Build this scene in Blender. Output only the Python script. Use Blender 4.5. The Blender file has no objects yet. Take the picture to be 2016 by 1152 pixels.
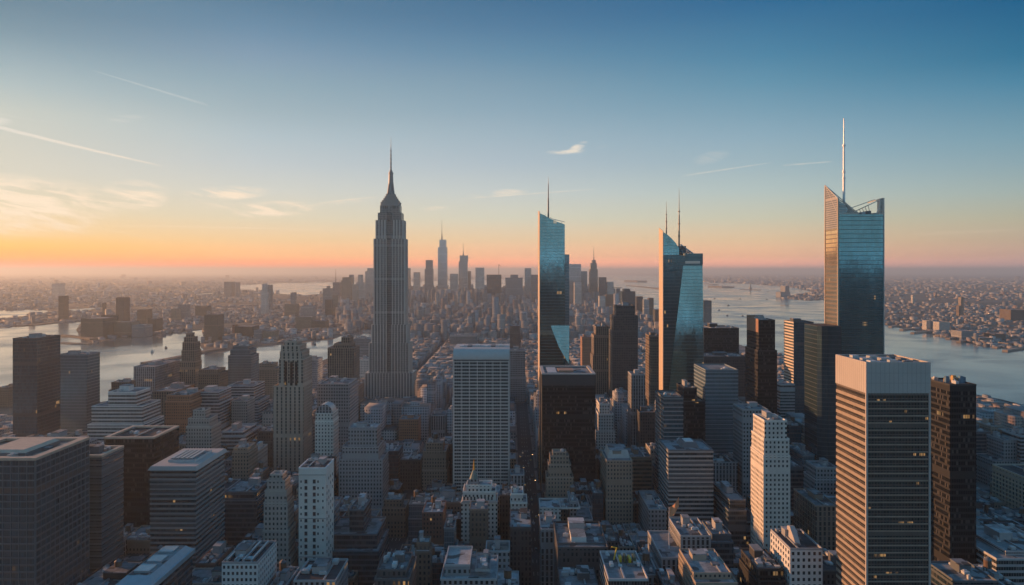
import bpy, math, random
import numpy as np
R = math.radians
scene = bpy.context.scene
col = scene.collection
# ---------------------------------------------------------------- camera
H = 222.0; F = 1512.0; CX = 1008.0; YH = 534.0
cd = bpy.data.cameras.new("camera"); cam = bpy.data.objects.new("camera", cd); col.objects.link(cam)
cam.location = (0, 0, H); cam.rotation_euler = (R(90), 0, 0)
cd.sensor_width = 36; cd.lens = 27; cd.shift_y = -(576-YH)/2016
cd.clip_start = 1; cd.clip_end = 400000
scene.camera = cam
# ---------------------------------------------------------------- render settings
scene.render.engine = 'CYCLES'
cy = scene.cycles
cy.max_bounces = 5; cy.diffuse_bounces = 2; cy.glossy_bounces = 3; cy.transmission_bounces = 2
cy.volume_bounces = 0; cy.transparent_max_bounces = 4; cy.caustics_reflective = False; cy.caustics_refractive = False
cy.use_denoising = True; cy.sample_clamp_indirect = 3
scene.view_settings.view_transform = 'Standard'; scene.view_settings.look = 'None'
scene.view_settings.exposure = 0.45; scene.view_settings.gamma = 1
# ---------------------------------------------------------------- world
SUN_AZ = -68.0; SUN_EL = 9.0
def lin(c):
    return tuple(((v/255)/12.92 if v/255 <= .04045 else ((v/255+.055)/1.055)**2.4) for v in c)
world = bpy.data.worlds.new("World"); scene.world = world; world.use_nodes = True
wt = world.node_tree; N = wt.nodes; L = wt.links; N.clear()
def nd(t, **k):
    n = N.new(t)
    for a, b in k.items(): setattr(n, a, b)
    return n
def wmath(op, a, b=None, c=None, clamp=False):
    n = nd('ShaderNodeMath', operation=op, use_clamp=clamp)
    for i, v in enumerate((a, b, c)):
        if v is None: continue
        if isinstance(v, (int, float)): n.inputs[i].default_value = v
        else: L.new(v, n.inputs[i])
    return n.outputs[0]
tc = nd('ShaderNodeTexCoord'); sep = nd('ShaderNodeSeparateXYZ'); L.new(tc.outputs['Generated'], sep.inputs[0])
sx, sy, sz = sep.outputs
hyp = wmath('SQRT', wmath('ADD', wmath('MULTIPLY', sx, sx), wmath('MULTIPLY', sy, sy)))
tanel = wmath('DIVIDE', sz, wmath('MAXIMUM', hyp, .001))
az = wmath('ARCTAN2', sx, sy)
EP = wmath('DIVIDE', tanel, .9, clamp=True)
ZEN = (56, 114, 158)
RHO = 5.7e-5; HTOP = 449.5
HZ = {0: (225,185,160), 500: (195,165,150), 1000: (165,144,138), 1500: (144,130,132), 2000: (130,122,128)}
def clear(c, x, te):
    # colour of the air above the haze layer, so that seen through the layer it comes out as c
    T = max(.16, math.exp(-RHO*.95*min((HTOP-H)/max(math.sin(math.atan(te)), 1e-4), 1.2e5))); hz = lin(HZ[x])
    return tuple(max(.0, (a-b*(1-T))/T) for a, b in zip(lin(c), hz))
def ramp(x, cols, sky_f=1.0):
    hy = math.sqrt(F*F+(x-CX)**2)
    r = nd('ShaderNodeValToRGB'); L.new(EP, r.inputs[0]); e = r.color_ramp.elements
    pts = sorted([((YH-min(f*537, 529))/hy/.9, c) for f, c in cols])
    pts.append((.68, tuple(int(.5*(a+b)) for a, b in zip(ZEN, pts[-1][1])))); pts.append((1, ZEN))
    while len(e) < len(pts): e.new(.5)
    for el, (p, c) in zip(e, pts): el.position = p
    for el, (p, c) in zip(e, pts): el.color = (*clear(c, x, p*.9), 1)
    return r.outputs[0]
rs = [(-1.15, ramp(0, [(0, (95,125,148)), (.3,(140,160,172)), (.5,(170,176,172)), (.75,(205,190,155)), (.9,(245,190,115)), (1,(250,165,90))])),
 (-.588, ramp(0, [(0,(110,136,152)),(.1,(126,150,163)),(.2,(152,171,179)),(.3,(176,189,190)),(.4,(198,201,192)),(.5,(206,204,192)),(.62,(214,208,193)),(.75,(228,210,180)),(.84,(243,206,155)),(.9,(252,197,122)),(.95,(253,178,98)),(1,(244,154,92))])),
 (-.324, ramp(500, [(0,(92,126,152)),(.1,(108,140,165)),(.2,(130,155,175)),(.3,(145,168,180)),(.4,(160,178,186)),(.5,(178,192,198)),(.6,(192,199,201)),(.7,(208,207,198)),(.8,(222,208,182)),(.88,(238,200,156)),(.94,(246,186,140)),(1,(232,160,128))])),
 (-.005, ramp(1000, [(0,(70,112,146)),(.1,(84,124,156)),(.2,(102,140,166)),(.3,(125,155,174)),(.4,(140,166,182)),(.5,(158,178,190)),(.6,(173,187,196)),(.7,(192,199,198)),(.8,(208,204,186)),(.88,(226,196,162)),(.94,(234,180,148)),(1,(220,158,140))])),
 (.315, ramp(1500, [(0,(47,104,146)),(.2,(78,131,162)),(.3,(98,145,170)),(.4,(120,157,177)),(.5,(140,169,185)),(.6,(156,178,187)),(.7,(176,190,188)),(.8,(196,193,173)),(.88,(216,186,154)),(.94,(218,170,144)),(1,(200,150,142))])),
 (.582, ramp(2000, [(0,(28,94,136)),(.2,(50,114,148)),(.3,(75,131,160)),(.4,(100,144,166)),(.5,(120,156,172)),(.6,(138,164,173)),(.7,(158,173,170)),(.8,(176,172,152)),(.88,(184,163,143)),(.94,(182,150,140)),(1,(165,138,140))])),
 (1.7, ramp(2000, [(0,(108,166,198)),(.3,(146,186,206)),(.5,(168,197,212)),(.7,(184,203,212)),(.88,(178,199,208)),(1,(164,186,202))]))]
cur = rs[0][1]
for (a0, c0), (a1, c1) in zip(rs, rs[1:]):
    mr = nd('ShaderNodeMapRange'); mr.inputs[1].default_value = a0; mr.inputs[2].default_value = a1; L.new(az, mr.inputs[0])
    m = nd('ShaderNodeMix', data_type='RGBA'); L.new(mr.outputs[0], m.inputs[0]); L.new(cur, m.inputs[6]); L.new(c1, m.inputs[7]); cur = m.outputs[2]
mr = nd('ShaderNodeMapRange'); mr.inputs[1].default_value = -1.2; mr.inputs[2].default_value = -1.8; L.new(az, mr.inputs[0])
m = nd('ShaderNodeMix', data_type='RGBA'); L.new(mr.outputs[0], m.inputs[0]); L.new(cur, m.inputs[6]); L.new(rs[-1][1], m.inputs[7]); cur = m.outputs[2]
# thin high cloud and contrails, all in directions of the sky
u_ = wmath('TANGENT', wmath('MAXIMUM', wmath('MINIMUM', az, 1.3), -1.3))            # = dx/dy
v_ = wmath('DIVIDE', tanel, wmath('COSINE', wmath('MAXIMUM', wmath('MINIMUM', az, 1.3), -1.3)))
def blob(px, py, rx, ry, amp, tilt=0.0):
    x0 = (px-CX)/F; y0 = (YH-py)/F
    du = wmath('SUBTRACT', u_, x0); dv = wmath('SUBTRACT', wmath('SUBTRACT', v_, y0), wmath('MULTIPLY', du, tilt))
    a = wmath('POWER', wmath('DIVIDE', du, rx/F), 2); b = wmath('POWER', wmath('DIVIDE', dv, ry/F), 2)
    return wmath('MULTIPLY', wmath('SUBTRACT', 1, wmath('ADD', a, b), clamp=True), amp)
def addl(lst):
    s = lst[0]
    for q in lst[1:]: s = wmath('ADD', s, q)
    return s
cmb = nd('ShaderNodeCombineXYZ'); L.new(u_, cmb.inputs[0]); L.new(wmath('ADD', wmath('MULTIPLY', v_, 7.0), wmath('MULTIPLY', u_, 1.2)), cmb.inputs[1])
nz = nd('ShaderNodeTexNoise'); nz.inputs['Scale'].default_value = 13; nz.inputs['Detail'].default_value = 7; nz.inputs['Roughness'].default_value = .62; nz.inputs['Distortion'].default_value = .6
L.new(cmb.outputs[0], nz.inputs['Vector'])
nfac = nd('ShaderNodeMapRange'); nfac.inputs[1].default_value = .42; nfac.inputs[2].default_value = .70; L.new(nz.outputs[0], nfac.inputs[0])
wis = wmath('MULTIPLY', nfac.outputs[0], addl([blob(20, 398, 230, 60, 2.2, -.05), blob(265, 385, 75, 34, 1.7), blob(440, 381, 95, 16, 1.8, .04), blob(545, 412, 95, 18, 1.9, .06),
    blob(60, 455, 160, 20, .6), blob(430, 405, 90, 10, .5), blob(975, 382, 70, 9, 1.0, .1), blob(1137, 290, 22, 9, 2.0, .45), blob(1122, 299, 34, 5, 1.1, .1), blob(1110, 300, 40, 5, 1.0), blob(1400, 310, 40, 14, .35, .2), blob(0, 238, 26, 9, 1.6, -.1),
    blob(245, 234, 40, 9, .9, .06), blob(1185, 289, 14, 4, .6), blob(855, 410, 30, 5, .5, .1), blob(690, 396, 60, 6, .5, .12)]))
mic = nd('ShaderNodeTexNoise'); mic.inputs['Scale'].default_value = 60; mic.inputs['Detail'].default_value = 4; L.new(cmb.outputs[0], mic.inputs['Vector'])
def trail(x0, y0, x1, y1, w0, w1, amp, bend=0.0):
    X0 = (x0-CX)/F; Y0 = (YH-y0)/F; X1 = (x1-CX)/F; Y1 = (YH-y1)/F
    t = wmath('DIVIDE', wmath('SUBTRACT', u_, X0), X1-X0)
    tt = wmath('MULTIPLY', t, wmath('SUBTRACT', 1, t), clamp=True)
    line = wmath('ADD', wmath('MULTIPLY', t, Y1-Y0), wmath('ADD', wmath('MULTIPLY', tt, bend), Y0))
    wd = wmath('MAXIMUM', wmath('ADD', wmath('MULTIPLY', t, (w1-w0)/F), w0/F), .3/F)
    d = wmath('DIVIDE', wmath('ABSOLUTE', wmath('SUBTRACT', v_, line)), wd)
    f = wmath('SUBTRACT', 1, d, clamp=True)
    end = wmath('POWER', wmath('MULTIPLY', tt, 4, clamp=True), .5) if x0 > 5 else wmath('POWER', wmath('SUBTRACT', 1, t, clamp=True), .5)
    return wmath('MULTIPLY', wmath('MULTIPLY', f, end), wmath('MULTIPLY', mic.outputs[0], amp*1.8))
tr = addl([trail(0, 251, 320, 327, 4.6, 2.4, 2.0, -.004), trail(180, 138, 412, 208, 1.6, 4.0, .48), trail(0, 225, 155, 250, 3, 2, .16), trail(900, 392, 1180, 372, 2, 2, .35),
    trail(1340, 347, 1520, 320, 2.5, 1.5, .38), trail(1540, 326, 1640, 318, 2.5, 2, .38), trail(200, 445, 720, 456, 3, 2, .3, .006), trail(150, 440, 330, 475, 2, 2, .25), trail(610, 404, 740, 388, 3, 2, .35, .004), trail(1790, 462, 2016, 452, 4, 4, .15), trail(0, 352, 130, 362, 4, 3, .3)])
cl = wmath('MINIMUM', wmath('ADD', wis, tr), .9)
cm = nd('ShaderNodeMix', data_type='RGBA'); L.new(cl, cm.inputs[0]); L.new(cur, cm.inputs[6])
ccr = nd('ShaderNodeMix', data_type='RGBA'); ccr.inputs[6].default_value = (*lin((255, 234, 208)), 1); ccr.inputs[7].default_value = (*lin((205, 213, 212)), 1)
mrc = nd('ShaderNodeMapRange'); mrc.inputs[1].default_value = .1; mrc.inputs[2].default_value = .24; L.new(v_, mrc.inputs[0]); L.new(mrc.outputs[0], ccr.inputs[0])
L.new(ccr.outputs[2], cm.inputs[7]); cur = cm.outputs[2]
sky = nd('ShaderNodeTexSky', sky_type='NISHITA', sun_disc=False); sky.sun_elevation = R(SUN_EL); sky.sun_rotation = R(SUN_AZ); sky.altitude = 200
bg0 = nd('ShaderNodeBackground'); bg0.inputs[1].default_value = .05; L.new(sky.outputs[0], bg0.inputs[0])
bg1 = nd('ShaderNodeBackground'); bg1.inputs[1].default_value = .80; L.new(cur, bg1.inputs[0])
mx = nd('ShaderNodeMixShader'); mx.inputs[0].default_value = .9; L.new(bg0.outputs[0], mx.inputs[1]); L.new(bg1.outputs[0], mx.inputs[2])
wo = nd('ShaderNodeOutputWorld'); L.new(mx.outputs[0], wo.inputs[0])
# ---------------------------------------------------------------- sun
sl = bpy.data.lights.new("sun", 'SUN'); sl.energy = 4.6; sl.angle = R(.6); sl.color = (1, .46, .19)
sun = bpy.data.objects.new("sun", sl); col.objects.link(sun)
sun.rotation_euler = (R(90-SUN_EL), 0, R(-SUN_AZ+180))   # light travels away from the sun's azimuth
from mathutils import Vector
sdir = Vector((math.sin(R(SUN_AZ))*math.cos(R(SUN_EL)), math.cos(R(SUN_AZ))*math.cos(R(SUN_EL)), math.sin(R(SUN_EL))))
sun.rotation_euler = sdir.to_track_quat('Z', 'Y').to_euler()
# ---------------------------------------------------------------- materials
MATS = {}
def newmat(name):
    m = bpy.data.materials.new(name); m.use_nodes = True; m.node_tree.nodes.clear(); return m
class NT:
    def __init__(s, m): s.t = m.node_tree if hasattr(m, 'node_tree') else m
    def n(s, t, **k):
        n = s.t.nodes.new(t)
        for a, b in k.items(): setattr(n, a, b)
        return n
    def l(s, a, b): s.t.links.new(a, b)
    def m(s, op, a, b=None, clamp=False):
        n = s.n('ShaderNodeMath', operation=op, use_clamp=clamp)
        for i, v in enumerate((a, b)):
            if v is None: continue
            if isinstance(v, (int, float)): n.inputs[i].default_value = v
            else: s.l(v, n.inputs[i])
        return n.outputs[0]
    def mix(s, f, a, b, mode='MIX'):
        n = s.n('ShaderNodeMix', data_type='RGBA', blend_type=mode)
        for i, v in ((0, f), (6, a), (7, b)):
            if isinstance(v, (int, float)): n.inputs[i].default_value = v
            elif isinstance(v, tuple): n.inputs[i].default_value = (*v[:3], 1)
            else: s.l(v, n.inputs[i])
        return n.outputs[2]
def simple(name, c, rough=.8, metal=0.0, var=.25, scale=.3, bump=0.0, emit=None):
    if name in MATS: return MATS[name]
    m = newmat(name); t = NT(m)
    p = t.n('ShaderNodeBsdfPrincipled'); o = t.n('ShaderNodeOutputMaterial'); t.l(p.outputs[0], o.inputs[0])
    g = t.n('ShaderNodeNewGeometry'); nz = t.n('ShaderNodeTexNoise'); nz.inputs['Scale'].default_value = scale; nz.inputs['Detail'].default_value = 5
    t.l(g.outputs['Position'], nz.inputs['Vector'])
    oi = t.n('ShaderNodeObjectInfo')
    f = t.m('ADD', t.m('MULTIPLY', t.m('SUBTRACT', nz.outputs[0], .5), var*2), t.m('MULTIPLY', t.m('SUBTRACT', oi.outputs['Random'], .5), var))
    f = t.m('ADD', f, 1.0)
    cc = t.n('ShaderNodeVectorMath', operation='SCALE'); cc.inputs[0].default_value = c; t.l(f, cc.inputs['Scale'])
    t.l(cc.outputs[0], p.inputs['Base Color'])
    p.inputs['Roughness'].default_value = rough; p.inputs['Metallic'].default_value = metal
    if emit:
        p.inputs['Emission Color'].default_value = (*emit[:3], 1); p.inputs['Emission Strength'].default_value = emit[3]
    MATS[name] = m; return m
def facade(name, wall, glass=(.02,.025,.03), px=3.0, pz=3.6, fx=.55, fz=.5, lit=.012, gm=0.0, gr=.12, wr=.75, var=.22, jit=.012, tint=False, ior=1.5):
    if name in MATS: return MATS[name]
    m = newmat(name); t = NT(m)
    o = t.n('ShaderNodeOutputMaterial'); uv = t.n('ShaderNodeUVMap'); uv.uv_map = 'UVMap'
    s = t.n('ShaderNodeSeparateXYZ'); t.l(uv.outputs[0], s.inputs[0])
    u = t.m('DIVIDE', s.outputs[0], px); v = t.m('DIVIDE', s.outputs[1], pz)
    fu = t.m('FLOOR', u); fv = t.m('FLOOR', v)
    du = t.m('ABSOLUTE', t.m('SUBTRACT', t.m('SUBTRACT', u, fu), .5)); dv = t.m('ABSOLUTE', t.m('SUBTRACT', t.m('SUBTRACT', v, fv), .5))
    oi = t.n('ShaderNodeObjectInfo')
    mask = t.m('MULTIPLY', t.m('LESS_THAN', du, fx/2), t.m('LESS_THAN', dv, fz/2))
    if gm < .55 and fx > 0: mask = t.m('MULTIPLY', mask, t.m('GREATER_THAN', t.m('FLOORED_MODULO', t.m('ADD', fv, t.m('FLOOR', t.m('MULTIPLY', oi.outputs['Random'], 17))), 15), .5))
    c = t.n('ShaderNodeCombineXYZ'); t.l(fu, c.inputs[0]); t.l(fv, c.inputs[1]); t.l(t.m('MULTIPLY', oi.outputs['Random'], 100), c.inputs[2])
    wn = t.n('ShaderNodeTexWhiteNoise', noise_dimensions='3D'); t.l(c.outputs[0], wn.inputs[0])
    c2 = t.n('ShaderNodeCombineXYZ'); t.l(t.m('FLOOR', t.m('DIVIDE', fu, 4.3)), c2.inputs[0]); t.l(fv, c2.inputs[1]); t.l(oi.outputs['Random'], c2.inputs[2])
    wn2 = t.n('ShaderNodeTexWhiteNoise', noise_dimensions='3D'); t.l(c2.outputs[0], wn2.inputs[0])
    litm = t.m('ADD', t.m('GREATER_THAN', wn.outputs[0], 1-lit*.06), t.m('MULTIPLY', t.m('GREATER_THAN', wn2.outputs[0], 1-lit*.6), t.m('GREATER_THAN', wn.outputs[0], .4)), clamp=True)
    g = t.n('ShaderNodeNewGeometry'); nz = t.n('ShaderNodeTexNoise'); nz.inputs['Scale'].default_value = .035; nz.inputs['Detail'].default_value = 6; nz.inputs['Roughness'].default_value = .65
    vm = t.n('ShaderNodeVectorMath', operation='MULTIPLY'); vm.inputs[1].default_value = (1.6, 1.6, .55); t.l(g.outputs['Position'], vm.inputs[0]); t.l(vm.outputs[0], nz.inputs['Vector'])
    f = t.m('ADD', t.m('MULTIPLY', t.m('SUBTRACT', nz.outputs[0], .5), var*2.6), t.m('MULTIPLY', t.m('SUBTRACT', oi.outputs['Random'], .5), var))
    f = t.m('ADD', f, 1.0)
    # each storey's wall a touch different (joints, age)
    f = t.m('ADD', f, t.m('MULTIPLY', t.m('SUBTRACT', wn2.outputs[0], .5), .1))
    wc = t.n('ShaderNodeVectorMath', operation='SCALE'); wc.inputs[0].default_value = wall; t.l(f, wc.inputs['Scale'])
    wcol = wc.outputs[0]
    if tint:
        at = t.n('ShaderNodeAttribute'); at.attribute_name = 'tint'; wcol = t.mix(1.0, wcol, at.outputs[0], 'MULTIPLY')
    pw = t.n('ShaderNodeBsdfPrincipled'); pw.inputs['Roughness'].default_value = wr; t.l(wcol, pw.inputs['Base Color'])
    pg = t.n('ShaderNodeBsdfPrincipled'); pg.inputs['Roughness'].default_value = gr; pg.inputs['Metallic'].default_value = gm; pg.inputs['IOR'].default_value = ior
    sc_ = t.n('ShaderNodeSeparateColor'); t.l(wn.outputs[1], sc_.inputs[0])
    gf = t.m('ADD', t.m('MULTIPLY', sc_.outputs[1], .24 if gm > .55 else .7), .86 if gm > .55 else .65)
    gf = t.m('MULTIPLY', gf, t.m('ADD', t.m('MULTIPLY', nz.outputs[0], 1.2), .4)); gc = t.n('ShaderNodeVectorMath', operation='SCALE'); gc.inputs[0].default_value = glass; t.l(gf, gc.inputs['Scale'])  # broad noise mottles the glass colour as painted patchy reflections
    bl = t.m('MULTIPLY', t.m('GREATER_THAN', sc_.outputs[0], .8), .0 if gm > .3 else .3)
    t.l(t.mix(bl, gc.outputs[0], (.22, .21, .2)), pg.inputs['Base Color'])
    pg.inputs['Emission Color'].default_value = (1, .55, .2, 1)
    t.l(t.m('MULTIPLY', litm, t.m('ADD', t.m('MULTIPLY', sc_.outputs[2], .26), .03)), pg.inputs['Emission Strength'])
    vs = t.n('ShaderNodeVectorMath', operation='SUBTRACT'); vs.inputs[1].default_value = (.5,.5,.5); t.l(wn.outputs[1], vs.inputs[0])
    vs2 = t.n('ShaderNodeVectorMath', operation='SCALE'); vs2.inputs['Scale'].default_value = jit; t.l(vs.outputs[0], vs2.inputs[0])
    va = t.n('ShaderNodeVectorMath', operation='ADD'); t.l(g.outputs['Normal'], va.inputs[0]); t.l(vs2.outputs[0], va.inputs[1])
    vn = t.n('ShaderNodeVectorMath', operation='NORMALIZE'); t.l(va.outputs[0], vn.inputs[0]); t.l(vn.outputs[0], pg.inputs['Normal'])
    ms = t.n('ShaderNodeMixShader'); t.l(mask, ms.inputs[0]); t.l(pw.outputs[0], ms.inputs[1]); t.l(pg.outputs[0], ms.inputs[2]); t.l(ms.outputs[0], o.inputs[0])
    MATS[name] = m; return m

def roofmat(name, c):
    m = newmat(name); t = NT(m); p = t.n('ShaderNodeBsdfPrincipled'); o = t.n('ShaderNodeOutputMaterial'); t.l(p.outputs[0], o.inputs[0]); p.inputs['Roughness'].default_value = .85
    g = t.n('ShaderNodeNewGeometry'); v = t.n('ShaderNodeTexVoronoi', distance='CHEBYCHEV'); v.inputs['Scale'].default_value = .16; t.l(g.outputs['Position'], v.inputs['Vector'])
    sc = t.n('ShaderNodeSeparateColor'); t.l(v.outputs['Color'], sc.inputs[0])
    n1 = t.n('ShaderNodeTexNoise'); n1.inputs['Scale'].default_value = .35; n1.inputs['Detail'].default_value = 6; n1.inputs['Roughness'].default_value = .7; t.l(g.outputs['Position'], n1.inputs['Vector'])
    oi = t.n('ShaderNodeObjectInfo')
    f = t.m('ADD', t.m('MULTIPLY', t.m('SUBTRACT', sc.outputs[0], .5), .7), t.m('MULTIPLY', t.m('SUBTRACT', n1.outputs[0], .5), 1.5))
    f = t.m('ADD', t.m('ADD', f, t.m('MULTIPLY', t.m('SUBTRACT', oi.outputs['Random'], .5), .5)), 1.0)
    f = t.m('MULTIPLY', f, t.m('SUBTRACT', 1.0, t.m('MULTIPLY', t.m('GREATER_THAN', sc.outputs[1], .86), .75)))
    cc = t.n('ShaderNodeVectorMath', operation='SCALE'); cc.inputs[0].default_value = c; t.l(t.m('MAXIMUM', f, .1), cc.inputs['Scale']); t.l(cc.outputs[0], p.inputs['Base Color'])
    return m
# ---------------------------------------------------------------- mesh builder
class MB:
    def __init__(s): s.v = []; s.f = []; s.uv = []; s.mi = []; s.ti = []
    def face(s, pts, uv, mi=0, tint=(1,1,1)):
        b = len(s.v); s.v += [tuple(p) for p in pts]; s.f.append(list(range(b, b+len(pts)))); s.uv += list(uv); s.mi.append(mi); s.ti += [tint]*len(pts)
    def auto(s, pts, mi=0, tint=(1,1,1)):
        p = [Vector(q) for q in pts]; n = (p[1]-p[0]).cross(p[2]-p[1])
        if n.length == 0: n = (p[2]-p[0]).cross(p[3]-p[0]) if len(p) > 3 else Vector((0,0,1))
        n.normalize()
        if abs(n.z) > .6: uv = [(q.x, q.y) for q in p]
        else:
            h = Vector((-n.y, n.x, 0)).normalized(); uv = [(q.dot(h), q.z) for q in p]
        s.face(pts, uv, mi, tint)
    def prism(s, base, z0, z1, mi=0, top=None, mt=None, bottom=False, tint=(1,1,1)):
        """base: counter-clockwise outline; top: outline at z1 (same count)."""
        top = top or base; n = len(base)
        z0s = [z0]*n; z1s = [z1]*n if not isinstance(z1, (list, tuple)) else z1
        for i in range(n):
            j = (i+1) % n; a, b = base[i], base[j]; c, d = top[j], top[i]
            l = math.hypot(b[0]-a[0], b[1]-a[1])
            s.face([(*a, z0), (*b, z0), (*c, z1s[j]), (*d, z1s[i])], [(-l/2, z0), (l/2, z0), (l/2, z1s[j]), (-l/2, z1s[i])], mi, tint)
        if mt is not None: s.auto([(*p, z) for p, z in zip(top, z1s)], mt, tint)
        if bottom: s.auto([(*p, z0) for p in reversed(base)], mi, tint)
    def box(s, x0, x1, y0, y1, z0, z1, mi=0, mt='same', bottom=False, tint=(1,1,1)):
        s.prism([(x0,y0),(x1,y0),(x1,y1),(x0,y1)], z0, z1, mi, None, mi if mt == 'same' else mt, bottom, tint)
    def xz(s, pts, y0, y1, mi=0, mside=None):
        """outline in (x,z), counter-clockwise seen from the front (-y), extruded from y0 to y1."""
        ms = mi if mside is None else mside
        s.auto([(x, y0, z) for x, z in pts], mi); s.auto([(x, y1, z) for x, z in reversed(pts)], mi)
        for i in range(len(pts)):
            a, b = pts[i], pts[(i+1) % len(pts)]
            s.auto([(a[0], y0, a[1]), (a[0], y1, a[1]), (b[0], y1, b[1]), (b[0], y0, b[1])], ms)
    def yz(s, pts, x0, x1, mi=0, mside=None):
        ms = mi if mside is None else mside
        s.auto([(x0, y, z) for y, z in reversed(pts)], mi); s.auto([(x1, y, z) for y, z in pts], mi)
        for i in range(len(pts)):
            a, b = pts[i], pts[(i+1) % len(pts)]
            s.auto([(x0, a[0], a[1]), (x0, b[0], b[1]), (x1, b[0], b[1]), (x1, a[0], a[1])], ms)
    def cyl(s, x, y, z0, z1, r0, r1=None, n=10, mi=0):
        r1 = r0 if r1 is None else r1
        c = [(math.cos(2*math.pi*i/n), math.sin(2*math.pi*i/n)) for i in range(n)]
        s.prism([(x+r0*a, y+r0*b) for a, b in c], z0, z1, mi, [(x+r1*a, y+r1*b) for a, b in c], mi)
    def beam(s, p, q, w, mi=0):
        p = Vector(p); q = Vector(q); d = (q-p).normalized(); a = d.cross(Vector((0,0,1)))
        if a.length < .01: a = Vector((1,0,0))
        a.normalize(); b = d.cross(a).normalized(); a *= w/2; b *= w/2
        P = [p-a-b, p+a-b, p+a+b, p-a+b]; Q = [q-a-b, q+a-b, q+a+b, q-a+b]
        for i in range(4):
            j = (i+1) % 4; s.auto([P[i], P[j], Q[j], Q[i]], mi)
        s.auto(P[::-1], mi); s.auto(Q, mi)
    def build(s, name, mats, parent=None, org=(0,0,0), tint=False):
        me = bpy.data.meshes.new(name); ox, oy, oz = org
        me.from_pydata([(x-ox, y-oy, z-oz) for x, y, z in s.v], [], s.f)
        ul = me.uv_layers.new(name='UVMap'); ul.data.foreach_set('uv', np.array(s.uv, dtype=np.float32).ravel())
        me.polygons.foreach_set('material_index', s.mi)
        if tint:
            ca = me.color_attributes.new('tint', 'FLOAT_COLOR', 'CORNER')
            ca.data.foreach_set('color', np.array([(*t, 1) for t in s.ti], dtype=np.float32).ravel())
        for m in (mats if isinstance(mats, (list, tuple)) else [mats]): me.materials.append(m)
        me.update()
        o = bpy.data.objects.new(name, me); col.objects.link(o)
        if parent: o.parent = parent
        else: o.location = org
        return o
def tag(o, label=None, cat=None, group=None, kind=None):
    if label: o['label'] = label
    if cat: o['category'] = cat
    if group: o['group'] = group
    if kind: o['kind'] = kind
    return o
def empty(name, loc, label=None, cat=None, group=None):
    o = bpy.data.objects.new(name, None); col.objects.link(o); o.location = loc; o.empty_display_size = 5
    return tag(o, label, cat, group)
def Xp(px, D): return (px-CX)*D/F
def Zp(py, D): return H-(py-YH)*D/F
def Dg(py): return H*F/(py-YH)
def gp(px, py): d = Dg(py); return (Xp(px, d), d)
rnd = random.Random(7)
# ---------------------------------------------------------------- material palette
W = {
 'limestone': ((.32,.30,.275), dict(px=2.6, pz=3.5, fx=.42, fz=.5)),
 'pale_stone': ((.5,.49,.46), dict(px=3.0, pz=3.5, fx=.42, fz=.52)),
 'tan': ((.26,.215,.17), dict(px=2.6, pz=3.4, fx=.42, fz=.5)),
 'tan_piers': ((.33,.29,.24), dict(px=4.6, pz=3.5, fx=.34, fz=.82)),
 'brown': ((.15,.115,.09), dict(px=2.7, pz=3.5, fx=.45, fz=.52)),
 'brown_piers': ((.19,.155,.125), dict(px=3.2, pz=3.6, fx=.5, fz=.8)),
 'red': ((.13,.075,.06), dict(px=2.5, pz=3.3, fx=.42, fz=.52)),
 'orange_brick': ((.30,.16,.10), dict(px=2.6, pz=3.4, fx=.4, fz=.5)),
 'grey': ((.25,.26,.27), dict(px=2.8, pz=3.6, fx=.5, fz=.52)),
 'grey_piers': ((.27,.28,.29), dict(px=3.0, pz=3.8, fx=.5, fz=.84)),
 'grey_bands': ((.33,.34,.35), dict(px=1.6, pz=3.8, fx=.93, fz=.56)),
 'pale_bands': ((.48,.47,.45), dict(px=1.6, pz=3.7, fx=.93, fz=.5)),
 'dark_bands': ((.08,.10,.115), dict(px=1.6, pz=3.8, fx=.94, fz=.6, gm=.2, glass=(.022,.042,.055))),
 'brown_bands': ((.24,.16,.11), dict(px=1.6, pz=3.6, fx=.93, fz=.5)),
 'dark_stone': ((.065,.067,.07), dict(px=2.6, pz=3.6, fx=.45, fz=.6)),
 'white': ((.60,.57,.52), dict(px=3.0, pz=3.4, fx=.42, fz=.5)),
 'white_plain': ((.72,.685,.63), dict(px=6.2, pz=4.4, fx=0, fz=0)),
 'bronze_bands': ((.13,.11,.10), dict(px=1.58, pz=1.875, fx=.86, fz=.72, gm=.4, glass=(.055,.06,.065), lit=.06)),
 'black': ((.010,.012,.015), dict(px=1.5, pz=3.8, fx=.82, fz=.62, wr=.8, glass=(.005,.007,.010), gr=.2, ior=1.22)),
 'dark_glass': ((.045,.055,.062), dict(px=1.5, pz=3.8, fx=.88, fz=.84, gm=.4, glass=(.045,.10,.13), wr=.4)),
 'blue_glass': ((.12,.16,.18), dict(px=1.5, pz=3.8, fx=.88, fz=.82, gm=.6, glass=(.15,.25,.3), wr=.4)),
 'teal_glass': ((.10,.19,.22), dict(px=1.5, pz=4.0, fx=.95, fz=.93, gm=.9, glass=(.14,.285,.325), wr=.35, gr=.06, jit=.006, lit=.006)),
 'teal_dark': ((.05,.08,.09), dict(px=1.5, pz=4.0, fx=.92, fz=.84, gm=.6, glass=(.06,.125,.15), wr=.4, gr=.1, lit=.03)),
 'pale_glass': ((.3,.33,.35), dict(px=1.6, pz=3.8, fx=.85, fz=.75, gm=.5, glass=(.3,.36,.4), wr=.5)),
}
def FM(k):
    w, kw = W[k]; return facade(k, w, **kw)
MROOF = [roofmat('roof '+n, c) for n, c in (('grey', (.16,.17,.18)), ('pale', (.28,.29,.30)), ('dark', (.045,.045,.05)), ('buff', (.19,.165,.145)), ('silver', (.18,.20,.21)))]
MCOP = {k: simple(k.replace('_', ' ')+' coping', tuple(min(.7, v*1.15+.02) for v in W[k][0]), .75) for k in W}
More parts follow.
